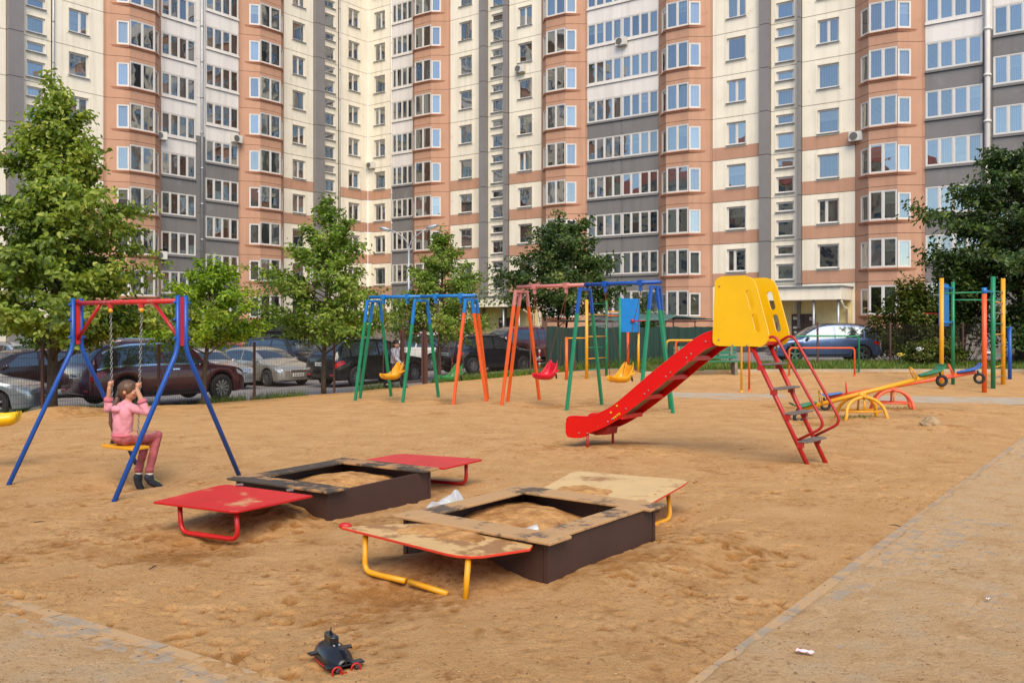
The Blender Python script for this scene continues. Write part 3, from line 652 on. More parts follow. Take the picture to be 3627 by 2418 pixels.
# ------------------------------------------------------------------ swing with the girl (two-legged frames of blue tube, red beam)
def chain(mb, p0, p1, L_=.042, r=.0042, w_=.011):
    p0 = Vector(p0); p1 = Vector(p1); d = (p1-p0); n = max(1,int(d.length/(L_*.78))); d.normalize(); u = d.orthogonal().normalized(); v = d.cross(u)
    for i in range(n):
        c = p0+d*((p1-p0).length*(i+.5)/n); a = u if i % 2 else v; h = L_/2-w_
        loop = [c+d*(h+w_*math.sin(t))+a*(w_*math.cos(t)) for t in (0,math.pi/2,math.pi)]+[c-d*(h+w_*math.sin(t))-a*(w_*math.cos(t)) for t in (0,math.pi/2,math.pi)]
        mb.tube(loop+[loop[0]], r, 4, 0, False)
LFc = Vector((-5.13,10.60,0)); RFc = Vector((-3.52,9.58,0)); FWD = Vector((.54,.84,0)).normalized(); BD = (RFc-LFc).normalized()
sw = thing('swing', 'single swing of bent blue tube legs under a red crossbar, at the left', 'swing', tuple((LFc+RFc)/2))
for ci,c in enumerate((LFc, RFc)):
    for s in (-1,1):
        foot = c+FWD*s*.845; top = c+FWD*s*.05; knee = top+Vector((0,0,1.50))
        foot.z = -.10; mb = MB(); mb.tube(fillet([foot, knee, top+Vector((0,0,2.07))], .10, 5), .026, 12); lg = mb.obj('leg', M['blue'], sw, True, True)
        mb = MB(); mb.tube([top+Vector((0,0,2.068)),top+Vector((0,0,2.078))],.026,12); mb.obj('leg_cap', M['blue'], lg, False, True)
        for zz in (1.62,1.82,2.0):
            mb = MB(); p = top+Vector((0,0,zz)); mb.tube([p+FWD*s*.0, p+FWD*s*.045],.012,8); mb.ell(p+FWD*s*.042,.017,8,6); mb.obj('bolt', M['blue'], lg, True, True)
    mb = MB(); sg = 1 if ci == 0 else -1
    mb.box(c+Vector((0,0,1.80))+BD*sg*.01, (.036,.050,.52), math.atan2(BD.y,BD.x)); mb.obj('upright', M['red'], sw, False, True)
    mb = MB(); mb.tube([c+Vector((0,0,1.60))+BD*sg*.02, c+BD*sg*.46+Vector((0,0,2.0))],.021,10); mb.obj('brace', M['dred'], sw, True, True)
mb = MB(); mb.tube([LFc+Vector((0,0,2.02)), RFc+Vector((0,0,2.02))],.027,14); mb.obj('crossbar', M['redworn'], sw, True, True)
TOPS = [LFc+(RFc-LFc)*a+Vector((0,0,1.985)) for a in (.345,.64)]
for t in TOPS:
    mb = MB(); mb.box(t+Vector((0,0,-.005)),(.05,.05,.05)); mb.obj('hanger', M['dred'], sw, False, True)
    mb = MB(); mb.ell(t+Vector((.012,-.03,-.06)),.026,12,8); mb.obj('hanger_ball', M['yellow'], sw, True, True)
SEATC = Vector((-4.33,10.06,.425)); SEATS = [SEATC-BD*.23, SEATC+BD*.23]
mb = MB(); mb.box(SEATC-Vector((0,0,.02)),(.56,.22,.035),math.atan2(BD.y,BD.x)); ss = mb.obj('swing_seat', M['yellow'], sw, False, True, .008)
for t,sx in zip(TOPS,SEATS):
    mb = MB(); hp = (t+sx)/2; chain(mb, t+Vector((0,0,-.08)), sx+Vector((0,0,.0))); mb.obj('chain', M['steel'], ss, True, True)
    mb = MB(); mb.box(sx+Vector((0,0,.01)),(.03,.05,.05)); mb.obj('chain_bracket', M['black'], ss, False, True)
# ------------------------------------------------------------------ toddler swings
def double_swing(label, near, far, zb, cols, bcols, gz=0.0):
    """near/far: plan feet of three frames; cols: (upper,lower,split) per frame; bcols: beam colours (left half, right half)"""
    near = [Vector((*p,0)) for p in near]; far = [Vector((*p,0)) for p in far]; mid = [(a+b)/2 for a,b in zip(near,far)]
    t = thing('double_swing', label, 'swing', tuple(mid[1])); bd = (mid[2]-mid[0]).normalized()
    for i in range(3):
        up, lo, zs = cols[i]; sp = (far[i]-near[i]).normalized(); hw = .24
        legs = [(near[i], mid[i]-sp*hw), (far[i], mid[i]+sp*hw)]
        if i != 1: legs.append((mid[i]+bd*(-.42 if i == 0 else .42), mid[i]+bd*(-.02 if i == 0 else .02)))
        for f_, tp in legs:
            a = Vector((f_.x,f_.y,gz-.1)); b = Vector((tp.x,tp.y,zb-.09)); k = (zs-a.z)/(b.z-a.z); m_ = a+(b-a)*k
            mb = MB(); mb.sqbar(a, m_, .062, 0, bd); l = mb.obj('leg', lo, t, False, True, .006)
            mb = MB(); mb.sqbar(m_, b, .0625, 0, bd); mb.obj('leg_top', up, l, False, True, .006)
        mb = MB(); mb.sqbar(mid[i]-sp*(hw+.02)+Vector((0,0,zb-.10)), mid[i]+sp*(hw+.02)+Vector((0,0,zb-.10)), .062, 0, Vector((0,0,1))); mb.obj('crosspiece', up, t, False, True, .006)
    a = mid[0]-bd*.12; b = mid[2]+bd*.12; c = mid[1]
    for p,q,m_ in ((a,c,bcols[0]),(c,b,bcols[1])):
        mb = MB(); mb.tube([p+Vector((0,0,zb)), q+Vector((0,0,zb))], .042, 12); mb.obj('beam', m_, t, True, True)
    hang = []
    for i,(p,q) in enumerate(((mid[0],mid[1]),(mid[1],mid[2]))):
        for e in (.24,.74):
            x = p+(q-p)*(e+(.06 if i else -.02)); mb = MB(); r = math.atan2(bd.y,bd.x)
            mb.box(x+Vector((0,0,zb)),(.10,.12,.12),r); mb.box(x+Vector((0,0,zb-.10)),(.03,.10,.14),r); mb.obj('hanger', bcols[i], t, False, True, .006); hang.append(x+Vector((0,0,zb-.15)))
    return t, hang, bd
def bucket_mesh(m):
    st = [(.27,.06,.13,.15),(.25,.02,.13,.185),(.20,.0,.12,.195),(.10,-.01,.11,.195),(0,-.01,.12,.195),(-.06,.0,.19,.19),(-.12,.03,.28,.18),(-.17,.10,.37,.165),(-.20,.20,.41,.13),(-.215,.34,.42,.09)]
    mb = MB(); n = 9; V = []
    for (x,zb,zs,hw) in st:
        for k in range(n):
            a = -1+2*k/(n-1); y = hw*math.copysign(min(1,abs(a)*1.35),a); h = max(0,(abs(a)-.55)/.45); V.append((x,y,zb+(zs-zb)*h**1.2))
    F = [(i*n+k,i*n+k+1,(i+1)*n+k+1,(i+1)*n+k) for i in range(len(st)-1) for k in range(n-1)]
    mb.add(V,F)
    # front lip and arm flanges
    mb.box((.255,0,.085),(.04,.30,.10)); 
    for s in (-1,1): mb.prism([(-.02,s*.185,.12),(-.24,s*.16,.20),(-.26,s*.22,.19),(-.04,s*.23,.115)],(0,0,.02))
    return mb
def bucket(T, label, c, fwd, hang, m):
    rz = math.atan2(fwd.y,fwd.x); t = o = place('swing_seat', bucket_mesh(m).mesh('swing_seat', m, True), T, tuple(WM[T].inverted() @ c), (0,0,rz)); o['label'] = label; so_ = o.modifiers.new('solid','SOLIDIFY'); so_.thickness = .018; sb = o.modifiers.new('sub','SUBSURF'); sb.levels = 1; sb.render_levels = 1
    mb = MB(); mb.tube([(-.21,-.1,-.0),(-.19,-.1,.10),(-.19,.1,.10),(-.21,.1,0)],.02,6); mb.obj('back_buffer', M['black'], t, True)
    lft = Vector((-math.sin(rz),math.cos(rz),0)); f = Vector((math.cos(rz),math.sin(rz),0))
    hl = sorted(hang, key=lambda h: -(h-c).dot(lft))
    for h,s in zip(hl,(1,-1)):
        for e,zz in ((.16,.12),(-.2,.20)):
            p = c+lft*s*.20+f*e+Vector((0,0,zz)); mb = MB(); n = 30
            pts = [p+(h-p)*(i/n) for i in range(n+1)]; mb.tube(pts, [.0085 if i % 2 else .0045 for i in range(n+1)], 5); mb.obj('chain', M['rust'], t, False, True)
nA = [(-3.76,21.5),(-2.55,20.9),(-1.33,20.25)]; fA = [(-3.05,22.75),(-1.80,22.15),(-.57,21.6)]
tA,hA,bA = double_swing('toddler swing set with an all blue beam, green legs left, orange legs right', nA, fA, 2.46,
    [(M['skyblue'],M['green'],1.85),(M['skyblue'],M['green'],1.80),(M['skyblue'],M['orange'],2.05)], (M['skyblue'],M['skyblue']), GZ(-2.2,21.5))
nB = [(-.24,19.76),(1.12,18.6),(2.46,17.45)]; fB = [(.66,21.2),(2.02,20.1),(3.36,19.0)]
tB,hB,bB = double_swing('taller toddler swing set with a half pink, half blue beam, left of the red slide', nB, fB, 2.64,
    [(M['pink'],M['orange'],2.20),(M['blue'],M['green'],2.02),(M['blue'],M['green'],2.08)], (M['pink'],M['blue']))
def sface(bd): return Vector((bd.y,-bd.x,0)) if bd.y < 0 else Vector((-bd.y,bd.x,0))
def seat_at(hang, z, sw_=0): c = (hang[0]+hang[1])/2; c.z = z; return c
fd = Vector((-.82,-.57,0))
bucket(tA, 'orange-yellow toddler seat hanging between the green legs', at(1392,1340,21.5)-Vector((0,0,.0)), fd, hA[:2], M['yellow'])
M['seatgreen'] = mat('green_plastic', lin(52,128,62), .35, var=.06); M['seatred'] = mat('crimson_plastic', lin(206,18,44), .3, var=.05); M['seatyel'] = mat('amber_plastic', lin(230,158,10), .3, var=.05)
bucket(tA, 'green toddler seat hanging beside the orange legs', at(1600,1347,20.9), fd, hA[2:], M['seatgreen'])
bucket(tB, 'crimson toddler seat hanging under the pink half of the beam', at(1935,1340,19.9), fd, hB[:2], M['seatred'])
bucket(tB, 'amber toddler seat hanging under the blue half of the beam, behind the slide', at(2202,1350,18.9), fd, hB[2:], M['seatyel'])
# toddler seat cut off by the left edge of the frame
t = thing('toddler_swing', 'bright yellow plastic swing seat cut off at the left border', 'swing', tuple(at(-25,1500,11.0)))
o = bucket_mesh(None).obj('swing_seat', M['yelplastic'], t, True); o.rotation_euler = (0,0,R(20)); x = o.modifiers.new('solid','SOLIDIFY'); x.thickness = .02
mb = MB(); chain(mb, (-.05,.18,.3), (-.1,.2,2.0)); mb.obj('chain', M['steel'], t)
# ------------------------------------------------------------------ slide
from mathutils.geometry import tessellate_polygon
SO = Vector((1.05,12.99,0)); SDr = Vector((.775,-.632,0)).normalized(); SN = Vector((.632,.775,0)).normalized()
def SP(s, z, w_=0): return SO+SDr*s+SN*w_+Vector((0,0,z))
sl_ = thing('slide', 'red metal slide with yellow plastic side guards and a red ladder', 'slide', tuple(SP(1.5,0,.3)))
prof = [(-.34,.33,.18),(-.30,.40,.13),(-.20,.425,.12),(-.03,.43,.14),(.10,.445,.22),(.28,.51,.29),(.49,.62,.40),(.73,.80,.56),(1.10,1.09,.83),(1.54,1.41,1.175),(1.75,1.56,1.33),(1.92,1.645,1.45),(2.08,1.685,1.50),(2.3,1.69,1.52)]
def smooth_prof(p, n=4):
    a = np.array(p); t = np.arange(len(p)); tt = np.linspace(0,len(p)-1,(len(p)-1)*n+1); out = []
    for x in tt:
        i = min(int(x),len(p)-2); f = x-i; p0 = a[max(i-1,0)]; p1 = a[i]; p2 = a[i+1]; p3 = a[min(i+2,len(p)-1)]
        out.append(.5*((2*p1)+(-p0+p2)*f+(2*p0-5*p1+4*p2-p3)*f*f+(-p0+3*p1-3*p2+p3)*f**3))
    return out
SPF = smooth_prof(prof)
for w0,nm in ((0,'near'),(.56,'far')):
    mb = MB(); N = len(SPF)
    V = [SP(s,zt,w0+e) for e in (0,.022) for (s,zt,zb_) in SPF]+[SP(s,zb_,w0+e) for e in (0,.022) for (s,zt,zb_) in SPF]
    F = []
    for i in range(N-1):
        F += [(i,i+1,2*N+i+1,2*N+i),(N+i+1,N+i,3*N+i,3*N+i+1),(i+1,i,N+i,N+i+1),(2*N+i,2*N+i+1,3*N+i+1,3*N+i)]
    F += [(0,2*N,3*N,N),(N-1,2*N-1,4*N-1,3*N-1)]
    mb.add(V,F); o = mb.obj('side_plate', M['slidered'], sl_, True, True); o.data.set_sharp_from_angle(angle=R(35))
    mb = MB(); mb.tube([SP(s,zt+.008,w0+.011) for (s,zt,zb_) in SPF[2:]],.016,8); mb.obj('side_rail', M['slidered'], o, True, True)
    if w0 == 0:
        for (s,z,c) in ((.05,.21,1),(-.1,.2,1),(.55,.63,0),(.45,.53,0),(.50,.455,0),(.53,.475,0),(.56,.50,0),(.59,.52,0),(.40,.40,1),(.47,.44,1),(.70,.60,1),(1.0,.82,1),(1.06,.87,1),(1.33,1.07,1),(1.4,1.13,1),(1.64,1.33,1),(1.71,1.385,1),(1.92,1.55,1)):
            mb = MB(); mb.ell(SP(s,z,-.004),(.012 if c else .017),8,6); mb.obj('bolt', M['steel'] if c else M['yellow'], o, True, True)
M['chute'] = mat('chute_steel', lin(150,146,140), .35, .7, var=.15, vs=3)
M['chuteunder'] = mat('chute_plywood_underside', lin(150,132,110), .7, var=.2, vs=3)
mb = MB(); V = []; F = []; N = len(SPF)
for (s,zt,zb_) in SPF:
    zc = zb_+(zt-zb_)*.55; V += [SP(s,zc,.02),SP(s,zc,.56),SP(s,zc-.02,.56),SP(s,zc-.02,.02)]
for i in range(N-1):
    a = 4*i; F += [(a,a+4,a+5,a+1),(a+2,a+6,a+7,a+3)]
mb.add(V,F[0::2],0); mb.add(V,F[1::2],1); mb.obj('chute', [M['chute'],M['chuteunder']], sl_, True, True)
for s,z in ((.60,.475),(.95,.765),(1.33,1.05),(1.69,1.32)):
    mb = MB(); mb.sqbar(SP(s,z,.01),SP(s,z,.56),.06,0,Vector((0,0,1))); mb.obj('cross_brace', M['slidered'], sl_, False, True)
mb = MB(); mb.prism([SP(.05,.24,.14),SP(.30,.30,.14),SP(.28,.19,.14),(SP(.08,.17,.14))], SN*.28); mb.obj('end_bracket', M['dred'], sl_, False, True)
for s,w0 in ((.03,.03),(.16,.50)):
    mb = MB(); mb.tube([SP(s,.25,w0),SP(s,-.1,w0)],.020,8); mb.obj('foot_post', M['dred'], sl_, True, True)
pan = [(2.04,1.60),(2.045,1.54),(2.075,1.51),(2.13,1.495),(2.70,1.495),(2.76,1.53),(2.795,1.58),(2.80,1.64),(2.785,1.72),(2.635,2.26),(2.60,2.33),(2.55,2.37),(2.47,2.392),(2.17,2.392),(2.11,2.37),(2.075,2.33),(2.07,2.27)]
def slot(c0, c1, r, n=6):
    a = Vector((*c0,0)); b = Vector((*c1,0)); d = (b-a).normalized(); p = Vector((-d.y,d.x,0)); out = []
    for k in range(n+1): t = math.pi*k/n; out.append(b+p*r*math.cos(t)+d*r*math.sin(t))
    for k in range(n+1): t = math.pi*k/n; out.append(a-p*r*math.cos(t)-d*r*math.sin(t))
    return [(v.x,v.y) for v in out]
HOLES = [slot((2.655,1.71),(2.615,1.87),.038), slot((2.58,2.0),(2.535,2.17),.038)]
def holed_plate(outer, holes, mapf, w0, th, name, m, par):
    loops = [[Vector((*p,0)) for p in outer]]+[[Vector((*p,0)) for p in h] for h in holes]
    tri = tessellate_polygon(loops); flat = [p for l in loops for p in l]; mb = MB(); n = len(flat)
    V = [mapf(p.x,p.y,w0) for p in flat]+[mapf(p.x,p.y,w0+th) for p in flat]; F = [tuple(t) for t in tri]+[tuple(n+i for i in reversed(t)) for t in tri]
    b = 0
    for l in loops:
        k = len(l); F += [(b+i,b+(i+1)%k,n+b+(i+1)%k,n+b+i) for i in range(k)]; b += k
    mb.add(V,F); return mb.obj(name, m, par, False, True, .006)
for w0 in (-.045,.60):
    g = holed_plate(pan, HOLES, SP, w0, .03, 'side_guard', M['yelplastic'], sl_)
    if w0 < 0:
        for (s,z) in ((2.14,2.27),(2.13,1.58),(2.32,1.51),(2.52,1.51)):
            mb = MB(); mb.ell(SP(s,z,w0-.005),.012,8,6); mb.obj('bolt', M['steel'], g, True, True)
mb = MB(); mb.box(SP(2.36,1.53,.29),(.56,.60,.04),math.atan2(SDr.y,SDr.x)); mb.obj('platform', M['dred'], sl_, False, True)
for w0 in (.0,.56):
    mb = MB(); mb.tube([SP(2.54,1.53,w0),SP(3.37,-.12,w0)],.028,10); mb.obj('stringer', M['dred'], sl_, True, True)
    mb = MB(); mb.tube(fillet([SP(2.60,1.48,w0-.01),SP(2.86,1.66,w0-.01),SP(3.50,.55,w0-.01),SP(3.16,.36,w0)],.12,6),.018,10); mb.obj('handrail', M['dred'], sl_, True, True)
M['step'] = mat('step_rubber', lin(112,100,92), .8, var=.15, vs=6, bump=.3, bs=60)
for s,z in ((2.68,1.27),(2.85,.97),(3.02,.67),(3.19,.34)):
    mb = MB(); mb.box(SP(s+.03,z,.29),(.15,.62,.022),math.atan2(SDr.y,SDr.x)); mb.obj('step', M['step'], sl_, False, True, .006)
    for w0 in (0,.56): mb = MB(); mb.box(SP(s+.0,z-.045,w0),(.07,.06,.06),math.atan2(SDr.y,SDr.x)); mb.obj('step_bracket', M['dred'], sl_, False, True)
# ------------------------------------------------------------------ sandboxes
def sandbox(label, N_, a, b, la, lb, ht, seats, lids, legcol, fill):
    """N_: near corner plan; a: unit along the long face; b: unit to the far left; seats: edges that carry a board"""
    N_ = Vector((*N_,0)); a = Vector((*a,0)).normalized(); b = Vector((-a.y,a.x,0)); t = thing('sandbox', label, 'sandbox', tuple(N_+a*la/2+b*lb/2)); r = math.atan2(a.y,a.x)
    for (p,q) in ((N_,N_+a*la),(N_+b*lb,N_+a*la+b*lb)):
        mb = MB(); m_ = (p+q)/2; mb.box((m_.x,m_.y,ht/2-.12),(la,.022,ht+.24),r); mb.obj('side_board', M['brownboard'], t, False, True, .004)
    for (p,q) in ((N_,N_+b*lb),(N_+a*la,N_+a*la+b*lb)):
        mb = MB(); m_ = (p+q)/2; mb.box((m_.x,m_.y,ht/2-.12),(.022,lb-.05,ht+.24),r); mb.obj('side_board', M['brownboard'], t, False, True, .004)
    for c in (N_,N_+a*la,N_+b*lb,N_+a*la+b*lb):
        mb = MB(); mb.box((c.x,c.y,ht/2-.1),(.034,.034,ht+.2),r); mb.obj('corner_strip', M['brownboard'], t, False, True)
    sw_ = .20
    for e in seats:
        if e == 'r': c0 = N_+a*la/2+b*.07; d = (la+.10,sw_)
        if e == 'l': c0 = N_+a*la/2+b*(lb-.07); d = (la+.10,sw_)
        if e == 'n': c0 = N_+b*lb/2+a*.05; d = (sw_+.06,lb+.16)
        if e == 'f': c0 = N_+b*lb/2+a*(la-.05); d = (sw_+.06,lb+.16)
        mb = MB(); zz = ht+.016+(.004 if e in 'rl' else 0); mb.box((c0.x,c0.y,zz),(d[0],d[1],.022),r); mb.obj('seat_board', M['sandyboard'] if 'nearer' in label else M['seatboard'], t, False, True, .006)
    # heap of sand in the box
    n = 44; V = []; F = []
    for i in range(n+1):
        for j in range(n+1):
            p = N_+a*(la*(.012+.976*i/n))+b*(lb*(.012+.976*j/n)); V.append((p.x,p.y,fill(i/n,j/n)+.02*float(fbm(np.array(p.x),np.array(p.y),.18,3,55))))
    for i in range(n):
        for j in range(n): k = i*(n+1)+j; F.append((k,k+n+1,k+n+2,k+1))
    mb = MB(); mb.add(V,F); o = mb.obj('sand_fill', M['fillsand'], t, True, True); o['kind'] = 'stuff'
    return t
def lid(t, pts, th, m, edge, legs, legm, r=.02):
    pts = [Vector(p) for p in pts]; mb = MB(); mb.prism([p-Vector((0,0,th)) for p in pts],(0,0,th),1,0); o = mb.obj('lid', [m,edge], t, False, True, .004)
    for L_ in legs:
        mb = MB(); mb.tube(fillet(L_,.09,6),r,10); mb.obj('lid_leg', legm, t, True, True)
    return o
a1 = (.545,.838); t1 = sandbox('brown sandbox with two folded-out red lids, behind the other sandbox', (-1.62,7.90), a1, None, 1.42, 1.16, .29, 'lnf', None, None,
    lambda u,v: .08+.17*math.exp(-((u-.62)**2*4+(v-.55)**2*5))+.05*v)
lid(t1, [(-3.0,7.52,.285),(-2.24,7.14,.285),(-2.17,7.15,.285),(-1.73,7.80,.285),(-2.62,8.33,.285),(-2.70,8.30,.285)], .02, M['redlid'], M['red'],
    [[(-2.78,7.52,.27),(-2.76,7.50,.035),(-2.20,7.22,.035),(-2.22,7.24,.27)]], M['red'])
lid(t1, [(-1.72,9.74,.285),(-1.34,10.30,.285),(-1.24,10.34,.285),(-.36,9.96,.285),(-.33,9.90,.285),(-.70,9.30,.285)], .02, M['fadedlid'], M['red'],
    [[(-1.16,10.12,.27),(-1.16,10.12,.03),(-.50,9.80,.03),(-.50,9.80,.27)]], M['dred'])
for p in ((-1.97,7.97,.30),(-2.5,8.25,.30)): mb = MB(); mb.box(p,(.06,.04,.012),.5); mb.obj('hinge', M['steel'], t1, False, True)
a2 = (.607,.795); t2 = sandbox('brown sandbox with sandy pale yellow lids, the nearer of the two', (.235,6.02), a2, None, 1.46, 1.30, .30, 'rlnf', None, None,
    lambda u,v: .10+.16*math.exp(-((u-.75)**2*5+(v-.75)**2*4))-.10*(1-v)*u+.05*(1-u))
M['lidred'] = paint('lid_edge_red', (205,58,36))
lid(t2, [(-1.22,6.40,.325),(-.44,5.80,.292),(-.36,5.755,.288),(-.26,5.735,.286),(-.18,5.75,.286),(.12,5.93,.286),(.14,6.02,.288),(-.58,6.62,.30),(-.70,6.60,.305)], .02, M['yellid2'], M['lidred'],
    [[(-1.03,6.32,.28),(-1.03,6.29,.04),(-.92,6.20,.035),(-.72,6.06,.035)],[(-.69,6.04,.035),(-.42,5.85,.01)],[(-.28,5.78,.27),(-.30,5.74,-.02)]], M['yellow'])
mb = MB(); mb.ell((-1.19,6.42,.325),(.05,.03,.025),10,8,0); mb.obj('lid_bumper', M['red'], t2, True, True)
lid(t2, [(.20,7.86,.30),(.58,8.86,.31),(.66,8.94,.31),(1.56,8.48,.31),(1.64,8.38,.31),(1.58,8.22,.31),(1.12,7.34,.30)], .02, M['yellid'], M['lidred'],
    [[(1.42,8.22,.29),(1.42,8.05,.03),(1.10,7.62,.03)],[(.62,8.6,.29),(.62,8.6,.0)]], M['yellow'])
# sand spilled over the front lid and boards
def spill(par, pts, amp, seed, zb):
    pts = [Vector(p) for p in pts]; a,b,c,d = pts; n = 70; V = []; keep = []
    for i in range(n+1):
        for j in range(n+1):
            s, t = i/n, j/n; p = (a*(1-s)+b*s)*(1-t)+(d*(1-s)+c*s)*t
            h = float(fbm(np.array(p.x),np.array(p.y),.32,4,seed))+.35*math.sin(math.pi*s)*math.sin(math.pi*t)-.18-1.2*max(0,max(abs(s-.5),abs(t-.5))-.44)*12
            hh = amp*h; V.append((p.x,p.y,p.z+zb+min(hh,amp*.6))); keep.append(hh > -.012)
    F = []
    for i in range(n):
        for j in range(n):
            k = i*(n+1)+j; q = (k,k+n+1,k+n+2,k+1)
            if all(keep[x] for x in q): F.append(q)
    mb = MB(); mb.add(V,F); o = mb.obj('spilled_sand', M['fillsand'], par, True, True); o['kind'] = 'stuff'
spill(t2, [(-.95,6.30,.31),(-.20,5.84,.29),(.10,6.10,.30),(-.62,6.62,.31)], .045, 61, .0)
spill(t2, [(.30,7.80,.305),(1.14,7.40,.305),(1.36,7.85,.31),(.45,8.25,.31)], .035, 62, -.002)
# ------------------------------------------------------------------ wire fences
_fm = {}
def fence_panel_mesh(L_, h=1.5):
    k = (round(L_,2),h)
    if k in _fm: return _fm[k]
    mb = MB(); n = int(L_/.055)
    for i in range(n+1): x = L_*i/n; mb.tube([(x,0,.04),(x,0,h)],.0036,3,0,False)
    for z in (.1,.3,.5,.7,.9,1.1,1.3,1.48): mb.tube([(0,.006,z),(L_,.006,z)],.0044,3,0,False)
    _fm[k] = mb.mesh('wire_mesh', M['wire']); return _fm[k]
def fence(label, pts, h=1.55, post=.055):
    pts = [Vector((p[0],p[1],Hf(*p))) for p in pts]; t = thing('wire_fence', label, 'fence', tuple(pts[0])); I = WM[t].inverted()
    for p in pts:
        mb = MB(); mb.box((0,0,h/2-.15),(post,post,h+.3)); mb.box((0,0,h+.005),(post+.01,post+.01,.02)); o = mb.obj('post', M['brownmetal'], t); o.location = I @ p
    for p,q in zip(pts[:-1],pts[1:]):
        d = q-p; L_ = math.hypot(d.x,d.y); o = place('wire_mesh', fence_panel_mesh(L_), t, tuple(I @ p), (0,-math.atan2(d.z,L_),math.atan2(d.y,d.x)))
    return t
FP_ = [(-10.5+.622*2.8*i, 20.1+.783*2.8*i) for i in range(-4,5)]
fence('brown wire mesh fence between the sand and the parked cars at the left', FP_)
G0 = Vector((FP_[-1][0],FP_[-1][1],0)); G1 = Vector((-2.90,29.69,0)); gd = (G1-G0).normalized(); gz = Hf(G0.x,G0.y)
gt = thing('gate', 'brown steel gate leaf with wire mesh, beside the walking boy', 'gate', (G0.x,G0.y,gz))
for p in (G0,G1):
    mb = MB(); mb.box((p.x,p.y,gz+.85),(.09,.09,1.95),math.atan2(gd.y,gd.x)); mb.obj('gate_post', M['brownmetal'], gt, False, True)
a = G0+gd*.08; b = G1-gd*.10
mb = MB()
for z in (.12,1.70): mb.sqbar((a.x,a.y,gz+z),(b.x,b.y,gz+z),.045,0,Vector((0,0,1)))
for p in (a,b): mb.sqbar((p.x,p.y,gz+.1),(p.x,p.y,gz+1.72),.045)
mb.obj('gate_frame', M['brownmetal'], gt, False, True)
place('wire_mesh', fence_panel_mesh((b-a).length,1.62), gt, tuple(WM[gt].inverted() @ Vector((a.x,a.y,gz+.08))), (0,0,math.atan2(gd.y,gd.x)))
fence('brown wire mesh fence behind the toddler swings, in front of the black hatchback', [(-2.82,29.75),(-1.1,31.35),(.68,33.0),(2.3,33.05)])
fence('brown wire mesh fence in front of the blue crossover car and the shrubs', [(7.9,32.6),(9.6,32.62),(11.1,32.65),(13.8,32.8),(16.5,32.9),(19.3,33.0),(22.1,33.1)])
# ------------------------------------------------------------------ green tarp enclosure with a canopy
t = thing('tarp_fence', 'dark green tarp screen with a flat canopy behind the climbing frames', 'fence', (4.6,35.2,Hf(4.6,35.2)))
tz = .05
segs = [(1.35,35.0),(3.0,35.05),(4.7,35.0),(6.3,35.05),(8.05,35.0),(8.05,39.5)]
for i in range(len(segs)-1):
    (x0,y0),(x1,y1) = segs[i],segs[i+1]; n = 40; V = []; F = []
    for k in range(n+1):
        s = k/n; x = x0+(x1-x0)*s; y = y0+(y1-y0)*s; wv = .03*math.sin(s*26+i)+.02*math.sin(s*61+2*i); nx, ny = (y1-y0), -(x1-x0); l = math.hypot(nx,ny)
        tp = 1.70+.02*math.sin(s*9+i)-.04*math.sin(math.pi*s)
        V += [(x+nx/l*wv,y+ny/l*wv,tz+.02),(x+nx/l*wv*.7,y+ny/l*wv*.7,tz+.9),(x+nx/l*wv*.3,y+ny/l*wv*.3,tz+tp)]
    for k in range(n): F += [(3*k,3*k+3,3*k+4,3*k+1),(3*k+1,3*k+4,3*k+5,3*k+2)]
    mb = MB(); mb.add(V,F); mb.obj('tarp', M['tarp'], t, True, True)
for (x,y) in segs: mb = MB(); mb.tube([(x,y+.05,tz-.2),(x,y+.05,2.12)],.03,8); mb.obj('post', M['brownmetal'], t, True, True)
mb = MB(); V = []; F = []; n = 16
for i in range(n+1):
    for j in range(7):
        x = 1.9+5.9*i/n; y = 34.9+4.4*j/6; V.append((x,y,1.98+.28*math.sin(math.pi*min(1,max(0,(x-3.2)/5)))*math.sin(math.pi*(.2+.6*j/6))+.02*math.sin(i*2.1+j)-(.16 if j == 0 and 5 < i < 12 else 0)))
for i in range(n):
    for j in range(6): k = i*7+j; F.append((k,k+7,k+8,k+1))
mb.add(V,F); o = mb.obj('canopy', M['tarp2'], t, True, True); o.modifiers.new('solid','SOLIDIFY').thickness = .02
mb = MB()
for y in (34.95,39.2): mb.tube([(1.5,y,1.95),(8.05,y,1.95)],.025,6)
mb.obj('canopy_rail', M['brownmetal'], t, True, True)
# ------------------------------------------------------------------ climbing frames
def bar(par, p, q, r, m, nm='bar', n=8): mb = MB(); mb.tube([p,q],r,n); return mb.obj(nm, m, par, True, True)
def postp(par, x, y, z1, r, m, nm='post'):
    z0 = Hf(x,y); mb = MB(); mb.tube([(x,y,z0-.15),(x,y,z1)],r,12); return mb.obj(nm, m, par, True, True)
def rungs(par, A, B, z0, n, dz, cols, r=.016):
    for i in range(n): bar(par,(A[0],A[1],z0+dz*i),(B[0],B[1],z0+dz*i),r,cols[i % len(cols)],'rung')
def hoop(par, c, d, r=.19):
    c = Vector(c); d = Vector(d).normalized(); mb = MB(); mb.box(c+d*.03,(.08,.12,.11),math.atan2(d.y,d.x)); cc = c+d*(r+.10)
    pts = [cc+Vector((math.cos(2*math.pi*i/20)*r,math.sin(2*math.pi*i/20)*r,0)) for i in range(21)]; mb.tube(pts,.014,6,0,False)
    mb.tube([c+Vector((0,0,-.05)),cc+Vector((0,0,-.01))-d*r*.2],.009,6); return mb.obj('hoop', M['red'], par, True, True)
M['bluepanel'] = paint('blue_board_paint', (14,118,190), .45, (lin(40,90,140), 6, .66, .4))
g = thing('climbing_frame', 'climbing frame with ladder and blue backboard, in front of the green tarp', 'climbing frame', (2.6,29.3,Hf(2.6,29.3)))
Y1 = (2.40,28.9); G1_ = (3.15,30.0); O1 = (1.74,28.7)
